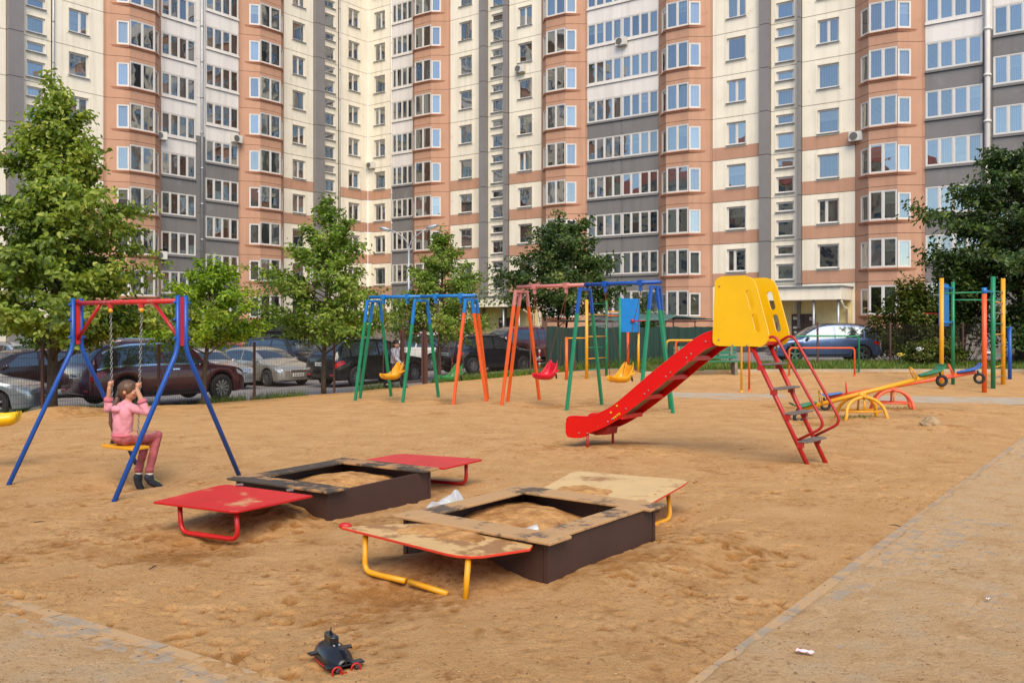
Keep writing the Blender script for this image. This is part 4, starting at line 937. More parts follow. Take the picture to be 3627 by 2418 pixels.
postp(g,*Y1,2.60,.052,M['yellow']); postp(g,*G1_,2.62,.045,M['green']); postp(g,*O1,1.40,.052,M['orange'])
bar(g,(*O1,1.37),(*Y1,1.37),.022,M['yellow']); rungs(g,Y1,G1_,.35,7,.355,[M['green'],M['yellow']])
G2_ = (3.66,30.5); Y2 = (4.36,31.0); O2 = (4.15,32.2)
postp(g,*G2_,2.72,.045,M['green']); postp(g,*Y2,1.6,.045,M['yellow']); postp(g,*O2,1.6,.05,M['orange'])
for z in (2.10,2.24): bar(g,(*G1_,z),(*G2_,z),.022,M['orange'] if z < 2.2 else M['yellow'])
cc = (Vector((*G2_,0))+Vector((*Y2,0)))/2; d = Vector((.70,.42,0)).normalized(); nn = Vector((d.y,-d.x,0))
mb = MB(); mb.box(cc+nn*.05+Vector((0,0,2.12)),(.84,.025,1.15),math.atan2(d.y,d.x)); mb.obj('backboard', M['bluepanel'], g, False, True, .008)
hoop(g, cc+nn*.06+d*.05+Vector((0,0,1.93)), (nn+d*1.2))
g = thing('climbing_frame', 'climbing frame with rungs, orange post and blue backboard at the right edge', 'climbing frame', (13.2,25.2,0))
Ya = (11.9,24.9); Ga = (12.95,26.4); Oa = (12.4,23.6); Gb = (13.38,25.0); Yb = (14.45,26.45); Ba = (15.45,27.9)
postp(g,*Ya,3.08,.058,M['yellow']); postp(g,*Ga,3.05,.05,M['green']); postp(g,*Oa,2.63,.062,M['orange']); postp(g,*Gb,3.13,.062,M['green']); postp(g,*Yb,3.15,.062,M['yellow']); postp(g,*Ba,1.74,.058,M['blue'])
mb = MB(); mb.tube([(*Oa,2.60),(*Oa,2.76)],.064,12); mb.obj('post_cap', M['skyblue'], g, True, True)
bar(g,(*Oa,2.70),(*Gb,2.68),.026,M['skyblue']); bar(g,(*Ya,2.66),(*Gb,2.70),.024,M['green']); bar(g,(*Ga,2.52),(*Yb,2.52),.024,M['green'])
bar(g,(*Yb,1.72),(*Ba,1.72),.02,M['green']); rungs(g,Gb,Yb,.30,9,.305,[M['steel'],M['yellow'],M['green']])
d = (Vector((*Ga,0))-Vector((*Ya,0))).normalized(); cc = (Vector((*Ga,0))+Vector((*Ya,0)))/2; nn = Vector((-d.y,d.x,0))
mb = MB(); mb.box(cc+nn*.09+Vector((0,0,2.36)),(1.5,.03,1.22),math.atan2(d.y,d.x)); mb.obj('backboard', M['bluepanel'], g, False, True, .008)
for z in (2.85,1.86): mb = MB(); mb.tube([cc-d*.85+Vector((0,0,z)),cc+d*.85+Vector((0,0,z))],.035,8); mb.obj('board_rail', M['bluepanel'], g, True, True)
hoop(g, cc+nn*.11+Vector((0,0,2.12)), nn, .20)
# low exercise bars
def low_bar(label, p, q, z, m, r=.028):
    t = thing('exercise_bar', label, 'exercise bar', (*p,Hf(*p)), 0, 'low exercise bars'); z0 = Hf(*p)-.15; z1 = Hf(*q)-.15
    mb = MB(); mb.tube(fillet([(*p,z0),(*p,z),(*q,z),(*q,z1)],.12,6),r,10); mb.obj('hoop_bar', m, t, True, True)
    for x in (p,q): mb = MB(); mb.tube([(*x,Hf(*x)-.05),(*x,Hf(*x)+.06)],r*1.5,10); mb.obj('post_sleeve', m, t, True, True)
low_bar('yellow low exercise bar half hidden by the slide chute', (4.05,23.6), (6.05,23.7), 1.38, M['yellow'])
low_bar('orange low exercise bar half hidden by the slide chute', (4.50,24.7), (6.36,24.1), 1.35, M['orange'])
low_bar('orange low exercise bar in front of the blue car', (8.82,28.6), (10.90,28.6), 1.06, M['orange'])
low_bar('green taller exercise bar in front of the blue car', (9.40,29.8), (11.5,29.8), 1.42, M['green'])
# ------------------------------------------------------------------ seesaws
M['ssgreen'] = mat('green_seat_plastic', lin(32,122,84), .45, var=.1, vs=6); M['ssblue'] = mat('blue_seat_plastic', lin(52,104,176), .45, var=.1, vs=6)
def seesaw(label, low, piv, high, beamm, basem, seatm, wid=.62):
    low, piv, high = Vector(low), Vector(piv), Vector(high); d = (high-low).normalized(); h = Vector((d.x,d.y,0)).normalized(); n = Vector((-h.y,h.x,0))
    t = thing('seesaw', label, 'seesaw', (piv.x,piv.y,0))
    mb = MB(); mb.tube([low,high],.042,12); mb.obj('beam', beamm, t, True, True)
    for s in (-1,1):
        c = Vector((piv.x,piv.y,0))+n*s*.13; f = .36; zt = piv.z-.06; pts = [c-h*.42+n*s*.17+Vector((0,0,-.1))]+[c-h*f*math.cos(a_)*(1 if i_ else 1)+n*s*.13*(1-math.sin(a_))+Vector((0,0,.12+(zt-.12)*math.sin(a_))) for i_,a_ in enumerate([math.pi*k_/12 for k_ in range(13)])]+[c+h*.42+n*s*.17+Vector((0,0,-.1))]
        mb = MB(); mb.tube(pts,.032,10); mb.obj('base_arch', basem, t, True, True)
        bar(t, c-h*.30+n*s*.08+Vector((0,0,.18)), c+h*.30+n*s*.08+Vector((0,0,.18)), .018, basem, 'base_rail'); bar(t, c+Vector((0,0,.18))+n*s*.06, c+Vector((0,0,piv.z-.05)), .018, basem, 'base_strut')
    mb = MB(); mb.tube([piv-n*.20-Vector((0,0,.05)),piv+n*.20-Vector((0,0,.05))],.03,10); mb.box(piv-Vector((0,0,.03)),(.14,.12,.10),math.atan2(h.y,h.x)); mb.obj('pivot', basem, t, True, True)
    for e,sg in ((low,1),(high,-1)):
        u = d*sg; up = n.cross(u)*(1 if sg > 0 else 1); up = Vector((0,0,1)) if up.z < 0 else up; up = (Vector((0,0,1))-u*u.z).normalized(); P = lambda a,b,c: e+u*a+n*b+up*c
        st = [(-.12,.17,.15),(-.09,.13,.17),(-.02,.085,.165),(.10,.075,.14),(.25,.075,.10),(.34,.07,.06)]; V = []; F = []
        for (x,z,w_) in st: V += [P(x,-w_,z),P(x,w_,z),P(x,w_,z-.035),P(x,-w_,z-.035)]
        for i in range(len(st)-1):
            for k in range(4): F.append((4*i+k,4*i+(k+1)%4,4*i+4+(k+1)%4,4*i+4+k))
        F += [(3,2,1,0),tuple(len(V)-4+i for i in range(4))]
        mb = MB(); mb.add(V,F); mb.obj('seat', seatm, t, False, True, .012)
        mb = MB(); mb.box(P(.05,0,.045),(.06,.06,.05)); mb.box(P(.25,0,.045),(.05,.05,.04)); mb.obj('seat_mount', M['black'], t, False, True)
        mb = MB(); mb.tube(fillet([P(.42,-.07,.02),P(.46,-.07,.24),P(.46,.07,.24),P(.42,.07,.02)],.06,5),.013,8); mb.obj('handle', beamm, t, True, True)
        c = e-u*.04-up*.14; pts = [c+(u*math.cos(2*math.pi*i/16)+up*math.sin(2*math.pi*i/16))*.085 for i in range(17)]
        mb = MB(); mb.tube(pts,.03,8,0,False); mb.tube([c+up*.09,c+up*.16],.02,6); mb.obj('tyre_bumper', M['black'], t, True, True)
seesaw('yellow seesaw with green seats, nearest the slide ladder', (5.35,16.75,.20), (6.50,16.72,.50), (7.90,16.68,.865), M['yellow'], M['yellow'], M['ssgreen'])
seesaw('orange-red seesaw with blue seats, behind the yellow one', (6.60,18.9,.24), (7.85,18.55,.50), (9.36,18.15,.83), paint('salmon_paint',(232,92,56)), paint('salmon_base',(228,96,62)), M['ssblue'])
# ------------------------------------------------------------------ benches
def bench(label, c, rz, Ln=1.6):
    t = thing('park_bench', label, 'bench', (c[0],c[1],Hf(*c)), rz)
    for i in range(3): mb = MB(); mb.box((0,-.05-.14*i,.45),(Ln,.11,.035)); mb.obj('seat_slat', M['gslat'], t, bevel=.005)
    for i in range(3): mb = MB(); mb.box((0,.10+.035*i,.58+.15*i),(Ln,.03,.11)); mb.obj('back_slat', M['gslat'], t, bevel=.005)
    for s in (-1,1):
        mb = MB(); mb.box((s*Ln*.42,-.18,.22),(.09,.40,.44)); mb.box((s*Ln*.42,.14,.55),(.07,.05,.75)); mb.obj('support', M['wood'], t)
bench('green slatted park bench seen under the slide', (6.35,29.4), R(4), 2.1); bench('green slatted park bench cut off by the right border', (17.55,28.9), R(-6), 1.7)
# ------------------------------------------------------------------ street lamp, bollard, rock
p = at(1448,880,46); t = thing('street_lamp', 'double-armed grey street lamp rising behind the trees', 'street lamp', (p.x,46,0))
M['lampgrey'] = mat('lamp_steel', lin(160,162,164), .4, .5, var=.06)
mb = MB(); mb.tube([(p.x,46,-.3),(p.x,46,3),(p.x,46,5.85)],[.09,.075,.055],10); mb.obj('pole', M['lampgrey'], t, True, True)
for s in (-1,1):
    mb = MB(); mb.tube(fillet([(p.x,46,5.7),(p.x+s*.12,46,6.15),(p.x+s*.55,46,6.5),(p.x+s*.98,46,6.66+(.10 if s > 0 else 0))],.25,5),.032,8); mb.obj('arm', M['lampgrey'], t, True, True)
    mb = MB(); mb.ell((p.x+s*1.2,46,6.72+(.12 if s > 0 else 0)),(.34,.13,.10),14,8,0,Matrix.Rotation(-s*.25,3,'Y')); h_ = mb.obj('lamp_head', M['lampgrey'], t, True, True)
    mb = MB(); mb.ell((p.x+s*1.2,46,6.66+(.12 if s > 0 else 0)),(.26,.10,.07),14,8,0,Matrix.Rotation(-s*.25,3,'Y')); mb.obj('lens', M['pvc'], h_, True, True)
bz = Hf(1.28,35.9); t = thing('bollard', 'slim red and white bollard beside the tarp screen', 'bollard', (1.12,36.6,bz))
for i in range(6):
    mb = MB(); mb.tube([(0,0,.02+i*.13),(0,0,.02+(i+1)*.13)],.045,10); mb.obj('band', M['red'] if i % 2 == 0 else M['pvc'], t, True)
mb = MB(); mb.ell((0,0,.81),(.045,.045,.03),10,6); mb.obj('cap', M['red'], t, True)
M['rock'] = mat('pale_stone', lin(164,138,104), .9, var=.25, vs=9, bump=.9, bs=18, world=False)
mb = MB(); mb.ell((0,0,0),(.19,.14,.115),28,18)
v2 = []
for v in mb.v:
    q = Vector(v); n_ = float(fbm(np.array(q.x*3+q.z*2),np.array(q.y*3-q.z),.35,3,91)); k = 1+.35*n_; s_ = max(.3,1-.8*max(0,-q.x/.19)) if q.z > 0 else 1
    v2.append((q.x*k,q.y*k,q.z*k*s_))
mb.v = v2; o = mb.obj('rock', M['rock'], None, False); o.location = (7.12,15.35,.085); o.rotation_euler = (0,0,.3); tag(o,'pale sandstone rock lying in the sand right of the seesaws','rock')
# ------------------------------------------------------------------ toy submarine and litter
M['toyblack'] = mat('toy_black_plastic', lin(30,31,35), .3, var=.1, vs=20); M['toyred'] = mat('toy_red_plastic', lin(176,28,18), .4, var=.08)
tc = gp(1185,2355,0); t = thing('toy_submarine', 'black toy submarine with a red keel lying in the sand', 'toy', (tc.x,tc.y,.032), R(122))
# +x = bow (away from the camera), stern with the propeller rings towards the camera
def hull(mb, r, x0, x1, c0=0, c1=2*math.pi, m=0, zs=1.0, zo=0, n=16, st=14):
    V = []; F = []
    for i in range(st+1):
        s = i/st; x = x0+(x1-x0)*s; e = (1-abs(2*s-1.0)**2.6)**.5 if 0 < s < 1 else .02; e = e if s > .5 else max(e,.50+.5*math.sin(s*math.pi)) 
        for k in range(n+1): a = c0+(c1-c0)*k/n; V.append((x,math.cos(a)*r*e,zo+math.sin(a)*r*e*zs))
    for i in range(st):
        for k in range(n): a = i*(n+1)+k; F.append((a,a+1,a+n+2,a+n+1))
    mb.add(V,F,m)
mb = MB(); hull(mb,.080,-.16,.19,0,math.pi,0,1.0); o = mb.obj('hull', M['toyblack'], t, True); o.modifiers.new('s','SOLIDIFY').thickness = .004
mb = MB(); hull(mb,.082,-.16,.192,math.pi,2*math.pi,0,.5); o = mb.obj('keel', M['toyred'], t, True); o.modifiers.new('s','SOLIDIFY').thickness = .004
mb = MB(); mb.prism([(.0,-.024,.055),(.10,-.02,.055),(.115,0,.055),(.10,.02,.055),(0,.024,.055),(-.014,0,.055)],(0,0,.062)); sl2 = mb.obj('conning_tower', M['toyblack'], t, bevel=.006)
mb = MB(); mb.tube([(.05,0,.115),(.05,0,.152)],.004,6); mb.tube([(.065,0,.115),(.065,0,.132)],.003,6); mb.tube([(.035,0,.115),(.035,0,.128)],.003,6); mb.obj('periscope', M['toyblack'], sl2, True)
mb = MB(); mb.box((-.135,0,.018),(.05,.20,.010)); mb.obj('tail_fin', M['toyblack'], t, bevel=.003)
mb = MB(); mb.prism([(-.16,-.004,.02),(-.06,-.004,.07),(-.13,-.004,.088),(-.165,-.004,.075)],(0,.008,0)); mb.obj('rudder', M['toyblack'], t)
for s in (-1,1):
    mb = MB(); pts = [(-.165,s*.050+.025*math.cos(2*math.pi*i/16),-.004+.025*math.sin(2*math.pi*i/16)) for i in range(17)]; mb.tube(pts,.0055,6,0,False); rg = mb.obj('propeller_ring', M['toyred'], t, True)
    mb = MB()
    for k in range(4): a = k*math.pi/2+.4; mb.prism([(-.165,s*.052,-.002),(-.16,s*.052+.026*math.cos(a),-.002+.026*math.sin(a)),(-.17,s*.052+.026*math.cos(a+.6),-.002+.026*math.sin(a+.6))],(.003,0,0))
    mb.ell((-.167,s*.052,-.002),.008,8,6); mb.obj('propeller', M['toyblack'], rg)
    mb = MB(); mb.box((.06,s*.092,.03),(.04,.05,.010),.2*s); mb.obj('bow_plane', M['toyblack'], t, bevel=.002)
    mb = MB(); mb.ell((-.03,s*.014,.080),.007,8,6); mb.obj('deck_stud', M['steel'], t, True)
mb = MB(); mb.box((-.155,0,-.03),(.03,.008,.03)); mb.obj('skeg', M['toyred'], t)
# plastic bag on the sandbox edge
M['bag'] = mat('white_plastic_bag', lin(186,186,188), .45, var=.06, vs=8); M['bagprint'] = mat('green_bag_print', lin(120,196,110), .5)
bp_ = gp(1582,1808,.02); t = thing('plastic_bag', 'crumpled white plastic bag with a green print between the two sandboxes', 'bag', tuple(bp_))
V = []; F = []; n = 22
for i in range(n+1):
    for j in range(n+1):
        u, v = i/n-.5, j/n-.5; r2 = (abs(2*u)**3+abs(2*v)**3); x = u*.34+.03*math.sin(v*9); y = v*.20+.02*math.sin(u*11)
        z = (.14*max(0,1-r2)**.5)*(1+.18*math.sin(u*9+v*6))*(.85+.6*u)+.006*math.sin(29*u+15*v)+.05*max(0,1-((u-.3)/.12)**2-((v)/.3)**2); V.append((x,y,max(z,0.002)))
for i in range(n):
    for j in range(n): k = i*(n+1)+j; F.append((k,k+n+1,k+n+2,k+1))
mb = MB(); mb.add(V,F); mb.obj('bag_film', M['bag'], t, False)
mb = MB()
for (x,z,r) in ((.06,.085,.022),(.085,.07,.018),(.055,.062,.014)): mb.ell((x,-.085,z),(r,.006,r),10,6)
mb.obj('bag_print', M['bagprint'], t, True)
def litter(label, p, s, m, cat='litter', rot=.4, nm='litter'):
    mb = MB(); V = []; F = []; n = 6
    for i in range(n+1):
        for j in range(n+1): u, v = i/n-.5, j/n-.5; V.append((u*s[0],v*s[1],.004+s[2]*abs(math.sin(u*7+v*5))))
    for i in range(n):
        for j in range(n): k = i*(n+1)+j; F.append((k,k+n+1,k+n+2,k+1))
    mb.add(V,F); o = mb.obj(nm, m, None); o.location = p; o.rotation_euler = (0,0,rot); tag(o,label,cat); o.modifiers.new('s','SOLIDIFY').thickness = .002
M['pinkp'] = mat('pink_wrapper', lin(232,200,206), .5)
q = gp(2852,2311,.018); litter('pale pink candy wrapper lying on the paved path at the lower right', q, (.09,.035,.012), M['pinkp'], rot=-.5, nm='wrapper')
q = gp(3500,2123,.016); litter('small grey scrap of foil on the right path', q, (.03,.02,.008), M['steel'], rot=.5, nm='foil_scrap')
q = gp(2388,1902,.03); litter('tiny lilac paper scrap right of the nearer sandbox', q, (.04,.03,.015), M['pinkp'], rot=.2, nm='paper_scrap')
cupm = mat('clear_plastic_cup', lin(186,186,184), .25, var=.05); o = MB().lathe([(0,.028),(0,.0),(.0,.03),(.09,.042),(.092,.042),(.088,.040),(.004,.028)],(0,0,0),(1,.3,.12),16).obj('plastic_cup', cupm, None, True)
o.location = Vector((.10,6.62,.235)); tag(o,'white plastic cup lying in the nearer sandbox','cup')
q = Vector((-.16,6.72,.20)); litter('small red plastic scrap in the nearer sandbox', q, (.05,.035,.02), M['red'], nm='plastic_scrap')
for i,(u,v,l) in enumerate(((140,1848,'thin dark twig on the sand below the swing'),(545,2008,'short dark bark chip on the sand at lower left'),(3170,1860,'thin dark twig at the edge of the right path'))):
    q = gp(u,v,.02); mb = MB(); a = .3+i; mb.tube([(-.05*math.cos(a),-.05*math.sin(a),0),(0,0,.006),(.05*math.cos(a+.3),.05*math.sin(a+.3),0)],[.004,.005,.002],6); o = mb.obj('twig', mat('twig_bark%d'%i, lin(70,46,32), .9), None, True); o.location = q; tag(o,l,'twig')
# ------------------------------------------------------------------ cars
M['tyre'] = mat('tyre_rubber', (.02,.02,.021), .8, var=.2, vs=10); M['rim'] = mat('alloy_rim', lin(176,176,176), .3, .85, var=.08); M['hubcap'] = mat('silver_hubcap', lin(168,170,172), .35, .6, var=.08)
M['cglass'] = mat('car_glass', lin(96,106,112), .05, .75, var=.1, spec=.9); M['trim'] = mat('black_trim', (.02,.02,.022), .6, var=.1); M['chrome'] = mat('chrome', (.75,.75,.76), .12, 1, var=.02)
M['tail'] = mat('tail_light_lens', lin(190,24,22), .15, var=.1, coat=.6); M['head'] = mat('head_light_lens', lin(196,204,210), .12, .3, var=.12, vs=14, coat=.6); M['amber'] = mat('amber_lens', lin(226,132,40), .2)
M['plate'] = mat('number_plate', lin(226,226,220), .5, var=.03); M['under'] = mat('underbody', (.012,.012,.012), .9)
def carpaint(name, c, metal=.35): return mat(name, lin(*c), .28, metal, var=.05, vs=2, coat=.9, spec=.5)
def wheel_mesh(r, spokes, style):
    mb = MB(); mb.lathe([(-.10,r*.60),(-.105,r*.72),(-.10,r*.93),(-.06,r),(.06,r),(.10,r*.93),(.105,r*.72),(.10,r*.60)],(0,0,0),(0,1,0),28)
    ty = mb.mesh('tyre', M['tyre'], True)
    mb = MB(); R1 = r*.66; mb.lathe([(-.10,R1),(.09,R1),(.100,R1*.98),(.095,R1*.9),(.05,R1*.86)],(0,0,0),(0,1,0),28)
    mb.lathe([(.085,R1*.20),(.095,R1*.16),(.095,0)],(0,0,0),(0,1,0),16)
    for k in range(spokes):
        a = 2*math.pi*k/spokes; ds = (0,) if style == 'five' else (-.11,.11)
        for dlt in ds:
            b = a+dlt; u = Vector((math.cos(b),0,math.sin(b))); v = Vector((-math.sin(b),0,math.cos(b))); a0 = Vector((math.cos(a),0,math.sin(a)))
            w0, w1 = (.30,.16) if style == 'five' else (.10,.09)
            p = [a0*R1*.12-v*R1*w0*.5, u*R1*.93-v*R1*w1*.6, u*R1*.93+v*R1*w1*.6, a0*R1*.12+v*R1*w0*.5]
            mb.prism([x+Vector((0,.062,0)) for x in p],(0,.026,0))
    ri = mb.mesh('rim', M['rim'], False)
    mb = MB(); mb.lathe([(.02,R1*.88),(.02,0)],(0,0,0),(0,1,0),20); bk = mb.mesh('brake_disc', M['under'])
    return ty, ri, bk
_wm = {}
def car(label, loc, head, style, pm, group='cars parked around the playground', roofbox=False, rack=None, rim=('multi',10), chrome=False, clad=False, hl=M['head'], bumper=None, name='parked_car', plate=True):
    S = {  # length, width, height, wheel radius, front/rear axle from ends, profile: (x 0 rear..1 front, belt, top)
     'suv':  (4.78,1.92,1.72,.365,.90,.98, [(0,.80,1.00),(.015,.92,1.12),(.06,.98,1.42),(.12,1.00,1.60),(.22,1.02,1.685),(.42,1.03,1.70),(.55,1.03,1.66),(.63,1.02,1.50),(.735,1.00,1.07),(.80,.99,1.03),(.92,.92,.95),(.975,.82,.86),(1,.66,.72)]),
     'boxy': (4.80,1.90,1.86,.39,.88,1.0, [(0,.85,1.10),(.012,.98,1.40),(.03,1.02,1.74),(.08,1.05,1.82),(.3,1.07,1.85),(.5,1.07,1.84),(.60,1.07,1.74),(.70,1.06,1.14),(.78,1.05,1.09),(.92,1.0,1.03),(.98,.9,.94),(1,.7,.76)]),
     'hatch':(4.25,1.78,1.48,.315,.80,.80, [(0,.72,.92),(.02,.84,1.02),(.07,.90,1.24),(.14,.92,1.38),(.28,.93,1.455),(.45,.93,1.46),(.56,.92,1.40),(.64,.91,1.26),(.76,.90,.96),(.84,.86,.90),(.94,.76,.80),(.985,.66,.70),(1,.52,.58)]),
     'cross':(4.35,1.80,1.60,.34,.86,.80, [(0,.76,.98),(.015,.88,1.10),(.06,.95,1.34),(.12,.97,1.48),(.25,.97,1.575),(.42,.96,1.585),(.55,.95,1.53),(.63,.94,1.38),(.755,.93,1.02),(.84,.91,.97),(.94,.82,.87),(.985,.72,.77),(1,.56,.64)]),
     'sedan':(4.60,1.80,1.46,.325,.86,.92, [(0,.72,.90),(.015,.86,.99),(.05,.92,1.03),(.14,.93,1.06),(.24,.94,1.30),(.32,.94,1.42),(.44,.94,1.455),(.55,.93,1.41),(.62,.92,1.28),(.735,.90,.97),(.82,.88,.91),(.94,.78,.81),(.985,.66,.70),(1,.52,.58)]),
    }[style]
    Ln,W_,Ht,wr_,fa,ra,prof = S; t = thing(name, label, 'car', loc, head, group); hw = W_/2; N = 64
    a = np.array(prof); tt = np.concatenate([np.linspace(0,.03,5)[:-1],np.linspace(.03,.97,N-9),np.linspace(.97,1,5)[1:]]); N = len(tt)
    def sm1(col):
        y = np.interp(tt,a[:,0],a[:,col]); k = np.array([1,2,3,2,1])/9; yy = np.convolve(np.pad(y,2,'edge'),k,'valid'); yy[0] = y[0]; yy[-1] = y[-1]; return yy
    belt, top = sm1(1), sm1(2); X = (tt-.5)*Ln
    wf = np.interp(tt,[0,.01,.04,.12,.5,.85,.95,.985,1],[.80,.88,.94,.98,1,.985,.93,.84,.72])*hw
    cl = .19 if style in ('hatch','sedan') else .24
    zlow = np.full(N,cl)+np.interp(tt,[0,.05,.1,.9,.96,1],[.10,.04,0,0,.02,.06])
    xr, xf = -Ln/2+ra, Ln/2-fa; Ra = wr_*1.16
    arch = np.full(N,-1.)
    for xw in (xr,xf):
        dx = np.abs(X-xw); arch = np.where(dx < Ra, np.maximum(arch, wr_+np.sqrt(np.maximum(Ra*Ra-dx*dx,0))), arch)
    lo = np.maximum(zlow,arch); cab = top-belt; isc = cab > .16
    ring = []
    for i in range(N):
        w_ = wf[i]; zb = belt[i]; zt = top[i]; l_ = min(lo[i],zb-.06); tum = np.clip(cab[i]/.65,0,1)
        r6 = w_*(.90-.16*tum) if cab[i] > .10 else w_*.90
        ring.append([(w_*.93,l_),(w_*.985,l_+.03),(w_,l_+(zb-l_)*.40),(w_*.995,l_+(zb-l_)*.72),(w_*.965,zb),(r6,zt-.055 if cab[i] > .12 else zt-.02),(r6*.88,zt-.012),(r6*.45,zt+.008),(0,zt+.014)])
    n = len(ring[0]); full = []
    for rg in ring: full.append([(y,z) for y,z in rg]+[(-y,z) for y,z in rg[-2::-1]])
    K = 2*n-1; V = [(X[i],y,z) for i in range(N) for (y,z) in full[i]]; F = []; MI = []
    for i in range(N-1):
        for k in range(K-1): F.append((i*K+k,(i+1)*K+k,(i+1)*K+k+1,i*K+k+1))
    F += [tuple(range(K)), tuple((N-1)*K+K-1-k for k in range(K))]
    mb = MB(); mb.add(V,F); body = mb.obj('body', pm, t, True); body.data.set_sharp_from_angle(angle=R(38))
    # underside
    mb = MB(); V = []; F = []
    for i in range(N): V += [(X[i],wf[i]*.95,min(lo[i],belt[i]-.06)+.005),(X[i],-wf[i]*.95,min(lo[i],belt[i]-.06)+.005)]
    for i in range(N-1): F.append((2*i,2*i+1,2*i+3,2*i+2))
    mb.add(V,F); mb.box((0,0,cl+.12),(Ln*.90,W_*.70,.24)); mb.obj('underbody', M['under'], t)
    def S_(x, s):      # surface point at length x (0..1) and ring parameter s
        x = min(max(x,0),1); i = int(np.clip(np.searchsorted(tt,x)-1,0,N-2)); f = (x-tt[i])/(tt[i+1]-tt[i]); k = min(int(s),n-2); g = s-k
        p = [np.array(ring[j][k])*(1-g)+np.array(ring[j][k+1])*g for j in (i,i+1)]; q = p[0]*(1-f)+p[1]*f; return Vector((X[i]*(1-f)+X[i+1]*f,q[0],q[1]))
    def patch(name, m, quad, nx=8, ns=4, off=.008, par=t, side=1, both=True):
        """quad: four (x,s) corners in order; on both sides if wanted"""
        out = None
        for sd_ in ((1,-1) if both else (side,)):
            V = []; F = []; q = quad
            for i in range(nx+1):
                for j in range(ns+1):
                    u, v = i/nx, j/ns; x = (q[0][0]*(1-u)+q[1][0]*u)*(1-v)+(q[3][0]*(1-u)+q[2][0]*u)*v; s = (q[0][1]*(1-u)+q[1][1]*u)*(1-v)+(q[3][1]*(1-u)+q[2][1]*u)*v
                    e = .004; p = S_(x,s); tx = S_(x+e,s)-S_(x-e,s); ts = S_(x,min(s+.03,n-1.01))-S_(x,max(s-.03,0)); nr_ = tx.cross(ts); nr_ = nr_.normalized() if nr_.length > 1e-9 else Vector((0,1,0))
                    if nr_.dot(Vector((0,p.y,p.z-.6))) < 0: nr_ = -nr_
                    p = p+nr_*off; V.append((p.x,p.y*sd_,p.z))
            for i in range(nx):
                for j in range(ns): k = i*(ns+1)+j; F.append((k,k+ns+1,k+ns+2,k+1))
            mb = MB(); mb.add(V,F); out = mb.obj(name, m, par, True)
        return out
    ci = np.where(cab > .30)[0]; xa, xb = tt[ci[0]], tt[ci[-1]]
    roof_f = tt[np.where(top > Ht-.12)[0][-1]]; roof_r = tt[np.where(top > Ht-.14)[0][0]]; cowl = tt[np.where(cab > .13)[0][-1]]; cowr = tt[np.where(cab > .13)[0][0]]
    # side windows: rear quarter, rear door, front door
    m1 = xa+.33*(xb-xa)*(1 if style != 'sedan' else .9); m2 = xa+.62*(xb-xa)
    wq = patch('side_window', M['cglass'], [(xa+.02,4.12),(m1*.55+xa*.45-.006,4.10),(m1*.55+xa*.45-.006,4.86),(xa+.055,4.80)], 5, 4)
    patch('side_window', M['cglass'], [(m1*.55+xa*.45+.008,4.10),(m2-.010,4.08),(m2-.010,4.90),(m1*.55+xa*.45+.008,4.86)], 8, 4)
    patch('side_window', M['cglass'], [(m2+.008,4.08),(xb+.045,4.06),(roof_f-.005,4.88),(m2+.008,4.90)], 10, 4)
    if chrome:
        patch('window_trim', M['chrome'], [(xa+.01,4.0),(xb+.06,4.0),(xb+.05,4.06),(xa+.01,4.10)], 14, 1, .011); patch('window_trim', M['chrome'], [(xa+.05,4.84),(roof_f,4.92),(roof_f,4.98),(xa+.05,4.92)], 14, 1, .011)
    # windscreen and rear window as full-width patches
    def screen(name, x0, x1, mm):
        V = []; F = []; nx, ny = 8, 10
        for i in range(nx+1):
            x = x0+(x1-x0)*i/nx
            for j in range(ny+1):
                v = -1+2*j/ny; s = 8-abs(v)*2.55; p = S_(x,s); V.append((p.x+(.010 if x0 > .5 else -.010),math.copysign(p.y,v),p.z+.008))
        for i in range(nx):
            for j in range(ny): k = i*(ny+1)+j; F.append((k,k+ny+1,k+ny+2,k+1))
        mb = MB(); mb.add(V,F); return mb.obj(name, mm, t, True)
    screen('windscreen', roof_f+.022, cowl-.004, M['cglass']); screen('rear_window', cowr+.012, roof_r-.012, M['cglass'])
    # lights
    patch('headlight', hl, [(.925,3.15),(.988,2.75),(.984,3.45),(.915,3.75)], 6, 3, .010)
    if style in ('hatch','suv','cross'): patch('taillight', M['tail'], [(.004,2.7),(.085,3.2),(.075,3.75),(.006,3.75)], 6, 3, .010)
    elif style == 'boxy': patch('taillight', M['tail'], [(.003,2.4),(.04,2.6),(.04,4.0),(.005,4.0)], 4, 5, .010)
    else: patch('taillight', M['tail'], [(.004,2.7),(.07,3.1),(.065,3.7),(.006,3.75)], 6, 3, .010)
    # lower trim / sills and bumpers, door lines, handles
    lowm = M['trim'] if clad else pm
    patch('sill_trim', M['trim'], [(.27,.2),(.72,.2),(.72,1.0 if not clad else 1.35),(.27,1.0 if not clad else 1.35)], 12, 2, .010)
    for x in (m1*.55+xa*.45, m2, xb+.055): patch('door_seam', M['trim'], [(x-.0012,1.0),(x+.0012,1.0),(x+.0012,3.95),(x-.0012,3.95)], 1, 8, .003)
    for x in (m1*.55+xa*.45+.05, m2+.05): patch('door_handle', M['chrome'] if chrome else pm, [(x,3.42),(x+.045,3.42),(x+.045,3.58),(x,3.58)], 3, 1, .028)
    zf = .42; fx = Ln/2*.995
    mb = MB(); mb.box((fx-.02,0,belt[-6]-.20),(.06,W_*.42,.13)); mb.obj('grille', M['trim'], t, bevel=.02)
    mb = MB(); mb.box((fx-.0,0,belt[-6]-.135),(.06,W_*.40,.018)); mb.obj('grille_bar', M['chrome'], t)
    mb = MB(); mb.box((fx-.045,0,.33),(.09,W_*.62,.12)); mb.obj('front_bumper_trim', bumper or M['trim'], t, bevel=.03)
